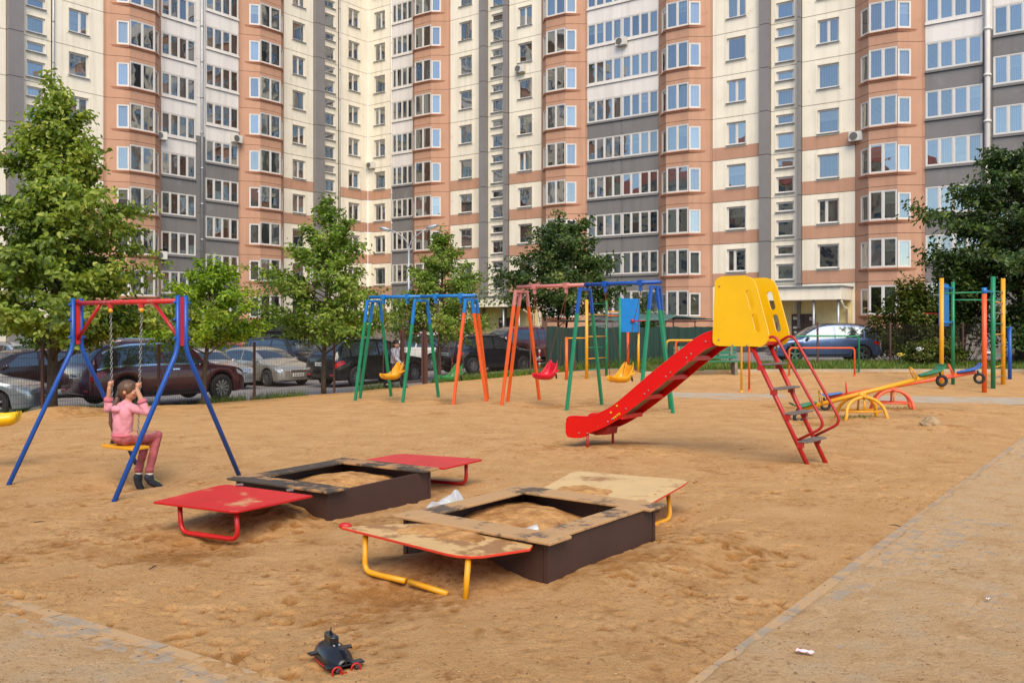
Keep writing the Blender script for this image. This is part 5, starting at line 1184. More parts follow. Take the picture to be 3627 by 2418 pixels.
    mb = MB(); mb.box((-fx+.03,0,.42),(.08,W_*.72,.16)); mb.obj('rear_bumper_trim', M['trim'], t, bevel=.03)
    for s in (-1,1): mb = MB(); mb.box((-fx+.01,s*W_*.33,.44),(.05,.22,.05)); mb.obj('reflector', M['tail'], t, bevel=.01)
    for s,zz in ((1,.44),(-1,.80 if style != 'hatch' else .72)):
        mb = MB(); mb.box((s*(fx+.018),0,zz),(.015,.52,.112)); pl = mb.obj('number_plate', M['plate'], t)
        mb = MB()
        for k in range(6): mb.box((s*(fx+.027),-.19+.075*k,zz),(.004,.045,.065))
        mb.obj('plate_print', M['blackp'], pl)
    for s in (-1,1):
        p = S_(xb+.015,4.0); mb = MB(); mb.ell((p.x,s*(p.y+.10),p.z+.07),(.07,.11,.075),12,8); mb.obj('mirror', pm, t, True)
    if style in ('suv','boxy','cross'):
        for s in (-1,1):
            mb = MB(); pts = [S_(x,6.0) for x in np.linspace(roof_r+.03,roof_f-.02,8)]; mb.tube([(p.x,s*p.y,p.z+(.035 if 0 < i < 7 else 0)) for i,p in enumerate(pts)],.016,6); mb.obj('roof_rail', M['chrome'] if chrome or rack else M['trim'], t, True)
    if roofbox:
        mb = MB(); zt = Ht+.10
        for i in range(3): mb.box((-.35,-.4+.4*i,zt),(1.9,.05,.05))
        for i in range(5): mb.box((-1.2+.45*i,0,zt+.05),(.05,1.2,.04))
        mb.obj('roof_rack', M['trim'], t); mb = MB(); mb.box((-.45,.1,zt+.20),(1.7,.75,.26)); mb.obj('roof_box', M['trim'], t, bevel=.07)
    key = (round(wr_,3),)+rim
    if key not in _wm: _wm[key] = wheel_mesh(wr_,rim[1],rim[0])
    ty,ri,bk = _wm[key]
    for xw in (xr,xf):
        for s in (-1,1):
            w_ = place('wheel', ty, t, (xw,s*(hw-.115),wr_), (0,rng.random()*2,0 if s > 0 else math.pi)); place('rim', ri, w_); place('brake_disc', bk, w_)
    return t
def carpos(u, Y): x = (u-CX)/FP*Y; return (x, Y, Hf(x,Y))
def cz(x, y, dz=0): return (x,y,Hf(x,y)+dz)
P_ = {k:carpaint('car_paint_'+k,c,m) for k,c,m in (('gunmetal',(150,156,160),.6),('plum',(88,40,48),.4),('silver',(182,186,188),.7),('champagne',(180,172,158),.6),('black',(20,20,20),.2),('black2',(24,24,22),.2),('white',(222,218,208),0),('navy',(18,22,34),.3),('maroon',(92,28,32),.4),('steelblue',(74,98,138),.45),('darkbrown',(46,30,28),.4),('red',(140,40,34),.3),('silver2',(190,192,194),.7))}
car('dark grey sedan nose with a silver hubcap at the left border', cz(-14.35,22.9,.0), R(8), 'sedan', P_['gunmetal'], rim=('five',6))
PS = car('dark plum SUV with chrome window trim, behind the girl on the swing', cz(-10.2,25.9,.08), R(51), 'suv', P_['plum'], chrome=True, clad=True); PS.scale.z = 1.07
car('dark brown hatchback partly hidden behind the plum SUV and the tree trunk', cz(-15.4,28.0,.1), R(-128), 'hatch', P_['darkbrown'])
car('silver liftback facing right, just behind the plum SUV', cz(-11.6,33.4,0), R(-37), 'sedan', P_['silver'])
car('champagne silver hatchback with a black bumper strip, facing right', cz(-9.75,35.3,0), R(-38), 'hatch', P_['champagne'], rim=('five',7))
car('black boxy off-roader with a loaded roof rack', cz(-9.7,39.6,-.05), R(-33), 'boxy', P_['black2'], roofbox=True)
BS = car('glossy black SUV with silver roof rails, behind the walking boy', cz(-5.45,34.4,-.05), R(51), 'suv', P_['black'], rack=True); BS.scale.z = 1.06
car('white pickup-like SUV behind the open gate', cz(-4.4,43.4,0), R(146), 'boxy', P_['white'])
car('black hatchback with red tail lights behind the orange swing legs', cz(-1.05,37.6,-.02), R(40), 'cross', P_['navy'])
car('dark red SUV roof visible behind the black hatchback', cz(1.0,44.0,.05), R(38), 'suv', P_['maroon'])
car('blue-grey crossover parked behind the wire fence near the entrance', cz(12.9,37.4,.16), R(176), 'cross', P_['steelblue'], clad=True, rim=('five',5))
car('red car roof peeking between the silver cars', cz(-13.6,46.0,0), R(-30), 'hatch', P_['red'])
car('silver estate behind the dark brown hatchback at far left', cz(-20.6,38.0,0), R(-40), 'cross', P_['silver2'])
car('dark purple car behind the bench at the right border', cz(22.4,36.5,-.1), R(170), 'hatch', carpaint('car_paint_purple',(70,36,60),.3))
# ------------------------------------------------------------------ vegetation
def leaf_mat(name, cols, tr=.5):
    m = bpy.data.materials.new(name); m.use_nodes = True; n = m.node_tree.nodes; L = m.node_tree.links; b = n['Principled BSDF']; b.inputs['Roughness'].default_value = .42; b.inputs['Specular IOR Level'].default_value = .5
    a = n.new('ShaderNodeAttribute'); a.attribute_name = 'rnd'; rp = n.new('ShaderNodeValToRGB'); cr = rp.color_ramp
    while len(cr.elements) < len(cols): cr.elements.new(.5)
    for i,(e,c) in enumerate(zip(cr.elements,cols)): e.position = i/(len(cols)-1); e.color = (*lin(*c),1)
    L.new(a.outputs['Fac'], rp.inputs[0]); L.new(rp.outputs[0], b.inputs['Base Color'])
    t = n.new('ShaderNodeBsdfTranslucent'); mx = n.new('ShaderNodeMixShader'); mx.inputs[0].default_value = tr
    hs = n.new('ShaderNodeHueSaturation'); hs.inputs['Value'].default_value = 1.05; hs.inputs['Saturation'].default_value = 1.05; L.new(rp.outputs[0], hs.inputs['Color']); L.new(hs.outputs[0], t.inputs[0])
    L.new(b.outputs[0], mx.inputs[1]); L.new(t.outputs[0], mx.inputs[2]); L.new(mx.outputs[0], n['Material Output'].inputs[0]); return m
LM = {'lime': leaf_mat('lime_leaves', [(87,112,41),(126,148,52),(159,176,66),(213,215,115)]), 'bright': leaf_mat('bright_leaves', [(112,144,35),(143,174,43),(175,200,61),(215,221,96)]),
      'horn': leaf_mat('hornbeam_leaves', [(83,111,37),(115,144,46),(144,169,57),(191,198,96)]), 'maple': leaf_mat('maple_leaves', [(54,78,36),(78,104,43),(106,127,54),(159,166,88)]),
      'dark': leaf_mat('dark_leaves', [(46,69,30),(70,94,40),(95,119,49),(145,158,75)]), 'shrub': leaf_mat('shrub_leaves', [(52,67,20),(78,96,30),(109,117,41),(154,136,56)]),
      'grass': leaf_mat('grass_blades', [(56,85,24),(88,117,34),(121,142,49),(182,167,87)], .35)}
M['bark'] = mat('bark', lin(92,78,62), .95, var=.3, vs=8, bump=1.0, bs=30, stretch=(3,3,.6)); M['bark2'] = mat('dark_bark', lin(70,58,46), .95, var=.3, vs=8, bump=.8, bs=30, stretch=(3,3,.6))
def leaves_mesh(name, P, Nn, size, m, seed, wid=.62, fold=.18):
    """P: (n,3) positions, Nn: (n,3) preferred normals"""
    g = np.random.default_rng(seed); n = len(P); nm = Nn+g.normal(0,.55,(n,3)); nm /= np.linalg.norm(nm,axis=1)[:,None]
    d = g.normal(0,1,(n,3)); d[:,2] -= .5; d -= nm*np.sum(d*nm,1)[:,None]; d /= np.linalg.norm(d,axis=1)[:,None]; s = np.cross(nm,d)
    L_ = (size*g.uniform(.65,1.3,n))[:,None]; W_ = L_*wid*g.uniform(.85,1.15,n)[:,None]*.5
    b = P; t = P+d*L_-nm*L_*.12
    def pt(a, w_, h): return P+d*L_*a+s*W_*w_+nm*L_*h
    V = np.stack([b, pt(.30,1,fold), pt(.72,.72,fold*.7), t, pt(.72,-.72,fold*.7), pt(.30,-1,fold)],1).reshape(-1,3)
    i = (np.arange(n)*6)[:,None]; F = np.concatenate([i+np.array([[0,1,2,3]]), i+np.array([[0,3,4,5]])],1).reshape(-1,4)
    me = bpy.data.meshes.new(name); me.vertices.add(len(V)); me.vertices.foreach_set('co',V.ravel().astype(np.float32)); me.loops.add(F.size); me.loops.foreach_set('vertex_index',F.ravel().astype(np.int32))
    me.polygons.add(len(F)); me.polygons.foreach_set('loop_start',np.arange(0,F.size,4,dtype=np.int32)); me.update(calc_edges=True)
    r = np.clip(g.beta(1.5,2.6,n)+.35*(fbm(P[:,0]+P[:,2]*.7,P[:,1]-P[:,2]*.5,.8,2,seed)),0,1); a = me.attributes.new('rnd','FLOAT','POINT'); a.data.foreach_set('value',np.repeat(r,6).astype(np.float32))
    me.materials.append(m); return me
def tree(label, base, ht, prof, nl, ls, lm, seed, tr=.09, lean=(0,0), limbs=46, z0=None, bark='bark', sig=.17, twigs=5, z_first=.22, multi=None, droop=.0, cat='tree', group='trees around the playground', upw=.45):
    r = random.Random(seed); bx, by = base; bz = Hf(bx,by) if z0 is None else z0; t = thing('broadleaf_tree', label, cat, (bx,by,bz), 0, group)
    hs = [p[0] for p in prof]; rs = [p[1] for p in prof]; cr = lambda h: float(np.interp(h,hs,rs))
    def axis(h): return Vector((lean[0]*h*h+.06*math.sin(h*5+seed), lean[1]*h*h+.05*math.sin(h*4+2*seed), h*ht))
    mb = MB(); ph = [i/14*.96 for i in range(15)]
    stems = [(0,0)] if not multi else multi
    for (sx,sy) in stems:
        pts = [axis(h)+Vector((sx*(1+h*2.2),sy*(1+h*2.2),0)) for h in ph]; pts[0].z = -.2
        mb.tube(pts, [max(.008,tr*(1.25 if i == 0 else 1)*(1-h)**.8) for i,h in enumerate(ph)], 9)
    mb.obj('trunk', M[bark], t, True)
    mb = MB(); segs = []
    for i in range(limbs):
        h0 = z_first+(.93-z_first)*((i+r.random())/limbs)**.95; a = i*2.399+r.random()*.8; stem = stems[i % len(stems)]
        p0 = axis(h0*.93)+Vector((stem[0]*(1+h0*2),stem[1]*(1+h0*2),0)); h1 = min(1.0,h0+upw*.22*(1.1-h0)+r.uniform(-.02,.08)); rad = cr(h1)*r.choice((r.uniform(.5,.8),r.uniform(.8,1.1),r.uniform(.95,1.32)))
        p1 = axis(h1)+Vector((math.cos(a)*rad,math.sin(a)*rad,-droop*rad)); mid = p0+(p1-p0)*.5+Vector((0,0,.10*rad))+Vector((r.uniform(-.1,.1),r.uniform(-.1,.1),0))*rad
        mb.tube([p0,mid,p1],[max(.006,tr*.42*(1-h0)**.6),max(.005,tr*.22*(1-h0*.7)),.004],5); segs += [(p0+(mid-p0)*.35,mid,1.0),(mid,p1,1.6)]
        for k in range(twigs):
            s = r.uniform(.25,.95); q0 = (p0*(1-s)*(1-s)+mid*2*s*(1-s)+p1*s*s); ln = rad*r.uniform(.22,.5)+.1; b = a+r.uniform(-1.3,1.3)
            q1 = q0+Vector((math.cos(b)*ln,math.sin(b)*ln,r.uniform(-.25,.45)*ln)); mb.tube([q0,q1],[.006,.003],4,0,False); segs.append((q0,q1,1.3))
    # leader
    segs.append((axis(.86),axis(1.0)+Vector((.03,0,0)),.7)); mb.obj('limbs', M[bark], t, True)
    A = np.array([s[0] for s in segs]); B = np.array([s[1] for s in segs]); Wt = np.array([s[2]*(Vector(s[1])-Vector(s[0])).length for s in segs]); Wt /= Wt.sum()
    g = np.random.default_rng(seed); k = g.choice(len(segs),nl,p=Wt); u = g.uniform(.05,1.06,nl)[:,None]; P = A[k]*(1-u)+B[k]*u+g.normal(0,sig,(nl,3))*np.array([1,1,.75])
    ax = np.array([tuple(axis(min(1,max(0,z/ht)))) for z in P[:,2]]); out = P-ax; out[:,2] = .9*np.linalg.norm(out[:,:2],axis=1)+.35; out /= np.linalg.norm(out,axis=1)[:,None]
    me = leaves_mesh('crown', P, out, ls, lm, seed); o = place('crown', me, t); o['kind'] = 'stuff'; return t
tree('large lime tree at the left, its crown filling the left edge', (-10.45,20.55), 7.8, [(.0,.3),(.10,.9),(.17,1.95),(.26,2.3),(.38,2.05),(.52,1.6),(.66,1.05),(.78,.75),(.9,.42),(1,.1)], 24000, .135, LM['lime'], 5, .12, (0.0,0), 74, twigs=12, z_first=.14, sig=.085)
tree('small bright green tree with a crooked trunk behind the swing post', (-7.79,22.9), 3.85, [(.22,.4),(.32,1.15),(.5,1.3),(.7,.95),(.88,.5),(1,.1)], 7000, .10, LM['bright'], 11, .07, (.12,0), 40, z_first=.34, twigs=10, sig=.06)
tree('tall young hornbeam in front of the inner corner of the building', (-5.50,26.5), 5.9, [(.18,.7),(.27,1.8),(.42,1.8),(.6,1.5),(.76,.95),(.9,.45),(1,.08)], 12500, .105, LM['horn'], 17, .075, (.02,0), 62, z_first=.20, twigs=11, sig=.065)
tree('young hornbeam behind the left toddler swings', (-2.58,32.6), 5.6, [(.16,.8),(.28,1.85),(.42,1.75),(.6,1.3),(.8,.7),(.92,.35),(1,.08)], 11000, .11, LM['horn'], 23, .08, (.0,0), 56, z_first=.20, twigs=11, sig=.07)
tree('dark rounded maple with thin stems behind the pink swing beam', (1.95,37.0), 6.5, [(.22,.8),(.30,1.7),(.45,2.15),(.62,2.05),(.80,1.4),(.93,.75),(1,.3)], 12000, .15, LM['maple'], 29, .06, (.1,0), 56, z_first=.27, multi=[(0,0),(.22,.1)], bark='bark2', twigs=11, sig=.10)
tree('big dark maple rising at the right border', (19.3,34.2), 8.5, [(.22,1.2),(.34,2.8),(.5,3.3),(.66,2.9),(.8,2.1),(.92,1.2),(1,.4)], 18000, .17, LM['dark'], 37, .16, (.0,0), 70, z_first=.26, bark='bark2', twigs=12, sig=.12)
tree('second dark maple spreading above the shrubs at the right', (21.6,33.9), 7.4, [(.2,1.2),(.34,2.6),(.5,3.0),(.7,2.4),(.9,1.2),(1,.4)], 13000, .17, LM['dark'], 41, .14, (.0,0), 50, z_first=.24, bark='bark2', twigs=12, sig=.12)
def shrub(label, c, r, nl, ls, lm, seed, stems=26, z0=None):
    rr = random.Random(seed); bz = Hf(*c) if z0 is None else z0; t = thing('shrub', label, 'shrub', (c[0],c[1],bz), 0, 'shrubs'); mb = MB(); segs = []
    for i in range(stems):
        a = rr.random()*6.283; e = rr.random()**.6; p1 = Vector((math.cos(a)*r[0]*e,math.sin(a)*r[1]*e,r[2]*(1-.62*e*e)*rr.uniform(.8,1.1))); p0 = Vector((p1.x*.15,p1.y*.15,-.05)); m_ = (p0+p1)/2+Vector((p1.x*.1,p1.y*.1,.1*r[2]))
        mb.tube([p0,m_,p1],[.014,.009,.003],5); segs += [(m_*.6+p0*.4,m_,.8),(m_,p1,1.6)]
        for k in range(4): s = rr.uniform(.3,1); q = m_+(p1-m_)*s; segs.append((q,q+Vector((rr.uniform(-.4,.4)*r[0]*.6,rr.uniform(-.4,.4)*r[1]*.6,rr.uniform(-.25,.3)*r[2]*.5)),1.0))
    mb.obj('stems', M['bark2'], t, True); A = np.array([s[0] for s in segs]); B = np.array([s[1] for s in segs]); W_ = np.array([s[2]*(s[1]-s[0]).length for s in segs]); W_ /= W_.sum()
    g = np.random.default_rng(seed); k = g.choice(len(segs),nl,p=W_); u = g.uniform(0,1.05,nl)[:,None]; P = A[k]*(1-u)+B[k]*u+g.normal(0,.12,(nl,3))*np.array([r[0]*.6,r[1]*.6,r[2]*.45]); P[:,2] = np.maximum(P[:,2],.02)
    out = P.copy(); out[:,2] += .5; out /= np.linalg.norm(out,axis=1)[:,None]; o = place('foliage', leaves_mesh('foliage',P,out,ls,lm,seed), t); o['kind'] = 'stuff'
shrub('yellowish leafy shrub left of the right climbing frame', (15.3,34.2), (1.8,1.3,3.0), 8000, .13, LM['shrub'], 51)
shrub('dense dark shrub behind the yellow post of the right climbing frame', (17.2,34.4), (2.2,1.4,4.2), 11000, .14, LM['dark'], 52)
shrub('low shrub with a few yellow leaves by the right wire fence', (15.1,32.2), (1.2,.8,1.0), 4500, .09, LM['shrub'], 53)
shrub('dark shrub filling the gap behind the right bench', (19.6,31.8), (2.2,1.2,2.9), 9000, .14, LM['dark'], 54)
shrub('dense green shrub behind the black off-roader', (-14.0,52.0), (4.2,2.0,3.0), 11000, .16, LM['maple'], 55, z0=-.3)
shrub('bright green shrub between the plum SUV roof and the small tree', (-13.3,33.5), (1.1,.9,2.3), 5000, .11, LM['bright'], 56)
shrub('leafy shrub behind the champagne hatchback', (-9.8,50.5), (2.2,1.6,2.9), 8000, .15, LM['horn'], 57, z0=-.2)
shrub('low hedge shrub beside the entrance near the blue car', (17.2,40.5), (2.6,1.2,1.3), 6000, .12, LM['shrub'], 58)
shrub('small shrub behind the tarp screen canopy', (6.0,41.0), (.9,.8,2.9), 3500, .12, LM['maple'], 59, z0=.2)
shrub('shadowy shrub under the large lime tree at the left', (-16.5,33.5), (2.4,1.2,2.4), 7000, .14, LM['maple'], 60)
shrub('small shrub in front of the left wing ground floor', (-19.5,47.5), (3.0,1.5,2.6), 7000, .16, LM['horn'], 61, z0=-.2)
# flowers among the right shrubs
fm = {'white': mat('white_petals', lin(228,224,220), .7), 'yellow': mat('yellow_petals', lin(226,200,80), .7)}
for i,(x,y,z,c) in enumerate(((14.3,31.6,.6,'white'),(13.5,31.3,.42,'yellow'))):
    t = thing('flower', ('cluster of pale flower heads' if c == 'white' else 'small yellow flower heads')+' in the grass by the right shrubs', 'flower', (x,y,Hf(x,y)))
    mb = MB(); mb.tube([(0,0,0),(0.02,0,z*.6),(0,0,z)],.006,5); mb.obj('stem', M['bark2'], t)
    mb = MB()
    for k in range(16): mb.ell((.16*math.sin(k*2.4)*((k%5)/4),.1*math.cos(k*2.4),z+.03*(k%4)),(.03,.03,.018),6,4)
    mb.obj('bloom', fm[c], t, True)
# grass
def grass(name, label, pts, n, hts, seed, mask=None, w_=.006):
    g = np.random.default_rng(seed); a,b,c,d = [np.array(p,float) for p in pts]; s = g.random((n,1)); t = g.random((n,1)); P = (a*(1-s)+b*s)*(1-t)+(d*(1-s)+c*s)*t
    k = fbm(P[:,0],P[:,1],1.1,3,seed) > (mask if mask is not None else -9); P = P[k]; n = len(P); Z = H(P[:,0],P[:,1]); h = hts[0]+(hts[1]-hts[0])*g.random(n)**2; an = g.random(n)*6.283; le = g.normal(0,.35,(n,2))*h[:,None]
    B = np.stack([P[:,0],P[:,1],Z],1); wv = np.stack([np.cos(an)*w_,np.sin(an)*w_,np.zeros(n)],1); m_ = B+np.concatenate([le*.35,(h*.6)[:,None]],1); tp = B+np.concatenate([le,h[:,None]],1)
    V = np.stack([B-wv,B+wv,m_+wv*.7,m_-wv*.7,tp],1).reshape(-1,3); i = (np.arange(n)*5)[:,None]
    me = bpy.data.meshes.new(name); me.from_pydata(V.tolist(),[],(i+np.array([[0,1,2,3]])).tolist()+(i+np.array([[3,2,4]])).tolist()); r = np.clip(g.beta(2,2.5,n),0,1)
    at_ = me.attributes.new('rnd','FLOAT','POINT'); at_.data.foreach_set('value',np.repeat(r,5).astype(np.float32)); me.materials.append(LM['grass']); o = place(name,me); tag(o,label,'grass',None,'stuff')
grass('grass','green lawn grass in front of the blue car and shrubs',[(4.6,30.1),(24,30.1),(24,36),(4.6,35)],60000,(.07,.22),71,-.35,.009)
grass('grass','thin weeds along the foot of the left wire fence',[(-15.5,13.6),(-3.4,28.9),(-3.7,29.2),(-15.9,14.0)],9000,(.05,.28),72,-.1,.006)
grass('grass','dry weeds along the fence behind the toddler swings',[(-2.6,29.85),(2.2,33.0),(2.2,33.4),(-2.8,30.3)],7000,(.06,.30),73,-.2,.007)
grass('grass','tuft of grass under the yellow seesaw base',[(6.1,16.5),(6.85,16.45),(6.85,16.95),(6.1,17.0)],500,(.04,.13),74,-.3,.005)
grass('grass','tuft of grass under the orange-red seesaw base',[(7.4,18.3),(8.3,18.1),(8.3,18.7),(7.4,18.9)],450,(.04,.12),75,-.3,.005)
grass('grass','strip of lawn behind the tarp screen and the dark hatchback',[(-1,37.8),(3.0,37.8),(3.0,40),(-1,40)],6000,(.08,.2),76,-.5,.008)
grass('grass','weeds at the foot of the tarp screen',[(1.3,34.3),(8,34.3),(8,34.9),(1.3,34.9)],5000,(.08,.45),77,-.1,.007)
#yel
#y2
# ------------------------------------------------------------------ people
def capsule(mb, p, q, r0, r1, n=12):
    p = Vector(p); q = Vector(q); mb.tube([p,q],[r0,r1],n); mb.ell(p,r0*1.0,n,8); mb.ell(q,r1*1.0,n,8)
def limb(mb, pts, rad, n=12):
    for i in range(len(pts)-1): capsule(mb, pts[i], pts[i+1], rad[i], rad[i+1], n)
def fleshed(mb, name, m, par, vox=.010, smooth=6):
    o = mb.obj(name, m, par, True, True); rm = o.modifiers.new('remesh','REMESH'); rm.mode = 'VOXEL'; rm.voxel_size = vox; rm.use_smooth_shade = True
    s = o.modifiers.new('smooth','SMOOTH'); s.factor = .5; s.iterations = smooth; return o
M['skin'] = mat('skin', lin(190,138,108), .5, var=.05, vs=10, sub=.1); M['hairb'] = mat('brown_hair', lin(92,64,44), .5, var=.35, vs=60, stretch=(1,1,.15)); M['haird'] = mat('dark_hair', lin(30,24,22), .5, var=.3, vs=60)
M['pinksw'] = mat('pink_sweatshirt', lin(212,140,152), .9, var=.10, vs=9, bump=.35, bs=14); M['pinkrib'] = mat('pink_ribbing', lin(196,104,118), .9, var=.1, vs=30)
M['velour'] = mat('dusty_rose_velour', lin(172,88,90), .7, var=.25, vs=10, bump=.5, bs=16); M['sock'] = mat('white_sock', lin(232,228,222), .9); M['shoe'] = mat('navy_trainer', lin(34,38,48), .6, var=.2, vs=20); M['lime'] = mat('lime_laces', lin(190,214,40), .6); M['lip'] = mat('lip', lin(190,104,96), .5); M['eye'] = mat('eye', (.02,.015,.012), .2); M['eyew'] = mat('eye_white', lin(235,230,225), .3)
def head(mb, c, r, f, up):
    """c centre, r half height, f facing, up; returns helper to place features"""
    f = f.normalized(); s = up.cross(f).normalized(); P = lambda a,b,z: c+f*a*r+s*b*r+up*z*r
    rot = Matrix((f,s,up)).transposed()
    mb.ell(P(-.06,0,.14),(r*.92,r*.80,r*.86),16,12,0,rot); mb.ell(P(.16,0,-.28),(r*.66,r*.62,r*.66),14,10,0,rot); mb.ell(P(.34,0,-.62),(r*.38,r*.36,r*.30),12,8,0,rot)
    capsule(mb,P(.78,0,.05),P(.94,0,-.20),r*.09,r*.14,8)                                  # nose
    for e in (-1,1): mb.ell(P(-.10,e*.80,-.10),(r*.17,r*.09,r*.25),10,8,0,rot); mb.ell(P(.62,e*.36,-.22),(r*.2,r*.24,r*.2),8,6,0,rot)
    return P, rot
def face(par, P, r, rot):
    for e in (-1,1):
        mb = MB(); mb.ell(P(.765,e*.34,.02),(r*.07,r*.15,r*.09),10,6,0,rot); mb.obj('eye', M['eyew'], par, True, True); mb = MB(); mb.ell(P(.82,e*.34,.02),(r*.03,r*.075,r*.08),8,6,0,rot); mb.obj('iris', M['eye'], par, True, True)
        mb = MB(); capsule(mb,P(.80,e*.16,.19),P(.72,e*.52,.20),r*.035,r*.03,6); mb.obj('eyebrow', M['haird'], par, True, True)
    mb = MB(); mb.ell(P(.80,0,-.46),(r*.06,r*.24,r*.06),10,6,0,rot); mb.obj('mouth', M['lip'], par, True, True)
def fist(mb, wrist, c, axis, inward, s=1.0):
    """hand closed round a chain: palm beside it, four fingers wrapped, thumb across"""
    axis = axis.normalized(); inward = (inward-axis*inward.dot(axis)).normalized(); side = axis.cross(inward)
    pal = c-inward*.022*s; mb.ell(pal,(.030*s,.030*s,.034*s),10,8); capsule(mb,wrist,pal,.021*s,.026*s,10)
    for i in range(4):
        z = (.027-.018*i)*s; l = (1,1.06,1,.85)[i]; k = [c-inward*.012*s+side*.022*s*l+axis*z, c+inward*.012*s+side*.016*s*l+axis*z, c+inward*.016*s-side*.010*s*l+axis*z, c+inward*.002*s-side*.018*s*l+axis*(z-.002)]
        limb(mb,k,[.0088*s,.0085*s,.0080*s,.0072*s],8)
    k = [pal-side*.024*s-axis*.004, c-side*.020*s+axis*.018*s+inward*.002, c+inward*.012*s-side*.004*s+axis*.034*s]; limb(mb,k,[.010*s,.009*s,.008*s],8)
def folds(o, st, sz):
    tx = bpy.data.textures.new('folds','CLOUDS'); tx.noise_scale = sz; tx.noise_depth = 2; d = o.modifiers.new('folds','DISPLACE'); d.texture = tx; d.strength = st; d.mid_level = .5; d.texture_coords = 'LOCAL'
# girl on the swing
UP = Vector((0,0,1)); gF = FWD.copy(); gS = Vector((-gF.y,gF.x,0))       # gS: her left
hipc = SEATC+gF*.0+Vector((0,0,.085)); G = lambda f,l,z: SEATC+gF*f+gS*l+Vector((0,0,z))
gl = thing('person', 'girl in a pink sweatshirt and rose trousers sitting on the swing, seen from behind', 'person', (SEATC.x,SEATC.y,0))
chL = (TOPS[0]+Vector((0,0,-.08))); chR = (TOPS[1]+Vector((0,0,-.08)))
def onchain(top, bot, z): k = (z-bot.z)/(top.z-bot.z); return bot+(top-bot)*k
HL = onchain(chL,SEATS[0],1.10); HR = onchain(chR,SEATS[1],1.10)
pel = G(-.02,0,.10); wst = G(-.035,0,.20); chs = G(-.01,0,.34); nek = G(.03,0,.475); hd = G(.045,0,.60)
shL, shR = G(.0,.125,.415), G(.0,-.125,.415); elL, elR = SEATC+gS*.315+gF*.0+Vector((0,0,.385)), SEATC-gS*.33+gF*.04+Vector((0,0,.385))
wrL, wrR = HL-gF*.03+Vector((0,0,-.055)), HR-gF*.03+Vector((0,0,-.055))
knL, knR = G(.33,.07,.065), G(.35,-.085,.075); anL, anR = G(.22,.07,-.365), G(.25,-.085,-.36)
hf = (gF*.55-gS*.83).normalized()            # looks to the right
body = MB(); P, hrot = head(body, hd, .112, hf, UP); limb(body,[nek-Vector((0,0,.03)),hd-Vector((0,0,.06))],[.042,.042])
limb(body,[pel,wst,chs],[.085,.075,.085]); limb(body,[chs,nek],[.075,.042])
for sh,el,wr_,hn in ((shL,elL,wrL,HL),(shR,elR,wrR,HR)):
    limb(body,[chs+(sh-chs)*.6,sh,el,wr_],[.05,.042,.034,.024]); fist(body, wr_, hn, chL-SEATS[0], (gF), .92)
for s,kn,an in ((1,knL,anL),(-1,knR,anR)): limb(body,[pel+gS*s*.06,kn,an+Vector((0,0,.0)),an-Vector((0,0,.07))],[.075,.052,.032,.026])
fleshed(body,'body',M['skin'],gl,.0065,4); face(gl,P,.112,hrot)
mb = MB(); limb(mb,[G(-.03,0,.155),G(-.045,0,.24),chs,G(.01,0,.43)],[.104,.100,.104,.076],14); limb(mb,[G(-.03,.05,.16),G(-.03,.07,.36)],[.074,.080],14); limb(mb,[G(-.03,-.05,.16),G(-.03,-.07,.36)],[.074,.080],14)
for sh,el,wr_ in ((shL,elL,wrL),(shR,elR,wrR)): limb(mb,[chs+(sh-chs)*.5+Vector((0,0,.03)),sh,el,el+(wr_-el)*.42],[.070,.056,.048,.043])
mb.ell(G(-.09,0,.405),(.08,.08,.045),12,8)
sweat = fleshed(mb,'sweatshirt',M['pinksw'],gl,.007,6); folds(sweat,.020,.085)
for el,wr_ in ((elL,wrL),(elR,wrR)):
    a = el+(wr_-el)*.40; b = el+(wr_-el)*.56; mb = MB(); mb.tube([a,a+(b-a)*.2,b-(b-a)*.1,b],[.050,.053,.048,.040],14); mb.obj('cuff', M['pinkrib'], sweat, True, True)
mb = MB(); lo_ = []
for i in range(25): an_ = 2*math.pi*i/24; lo_.append(G(-.03+.098*math.cos(an_),.120*math.sin(an_),.112))
mb.tube(lo_,.019,8,0,False); mb.obj('hem', M['pinkrib'], sweat, True, True)
mb = MB(); mb.ell(G(-.03,0,.085),(.115,.115,.082),16,10); limb(mb,[G(-.02,.06,.075),knL,anL+Vector((0,0,.045))],[.080,.056,.043],14); limb(mb,[G(-.02,-.06,.075),knR,anR+Vector((0,0,.045))],[.080,.056,.043],14)
trs = fleshed(mb,'trousers',M['velour'],gl,.007,6); folds(trs,.018,.075)
for kn,an,tw in ((knL,anL,.05),(knR,anR,-.03)):
    mb = MB(); mb.tube([an+Vector((0,0,.075)),an+Vector((0,0,.025))],[.050,.044],14); mb.obj('trouser_cuff', M['velour'], trs, True, True)
    mb = MB(); limb(mb,[an+Vector((0,0,.05)),an-Vector((0,0,.03))],[.036,.036]); mb.obj('sock', M['sock'], gl, True, True)
    d = (gF*.80-gS*.30+Vector((0,0,-.55))).normalized() if tw < 0 else (gF*.35+gS*-.1+Vector((0,0,-.9))).normalized()
    mb = MB(); hl_ = an-gF*.025-Vector((0,0,.06)); tp = hl_+d*.17; limb(mb,[hl_+Vector((0,0,.03)),hl_+d*.05,hl_+d*.11,tp],[.040,.042,.040,.032]); capsule(mb,an+Vector((0,0,-.02)),hl_+d*.04,.043,.042)
    shoe = fleshed(mb,'shoe',M['shoe'],gl,.008,3)
    nrm = (d.cross(gS)*-1); nrm = nrm if nrm.z > 0 else -nrm; mb = MB()
    for k in range(3): c = hl_+d*(.055+.025*k)+nrm*.042; mb.tube([c-gS*.022,c+nrm*.004,c+gS*.022],.004,5)
    mb.obj('laces', M['lime'], shoe, True, True)
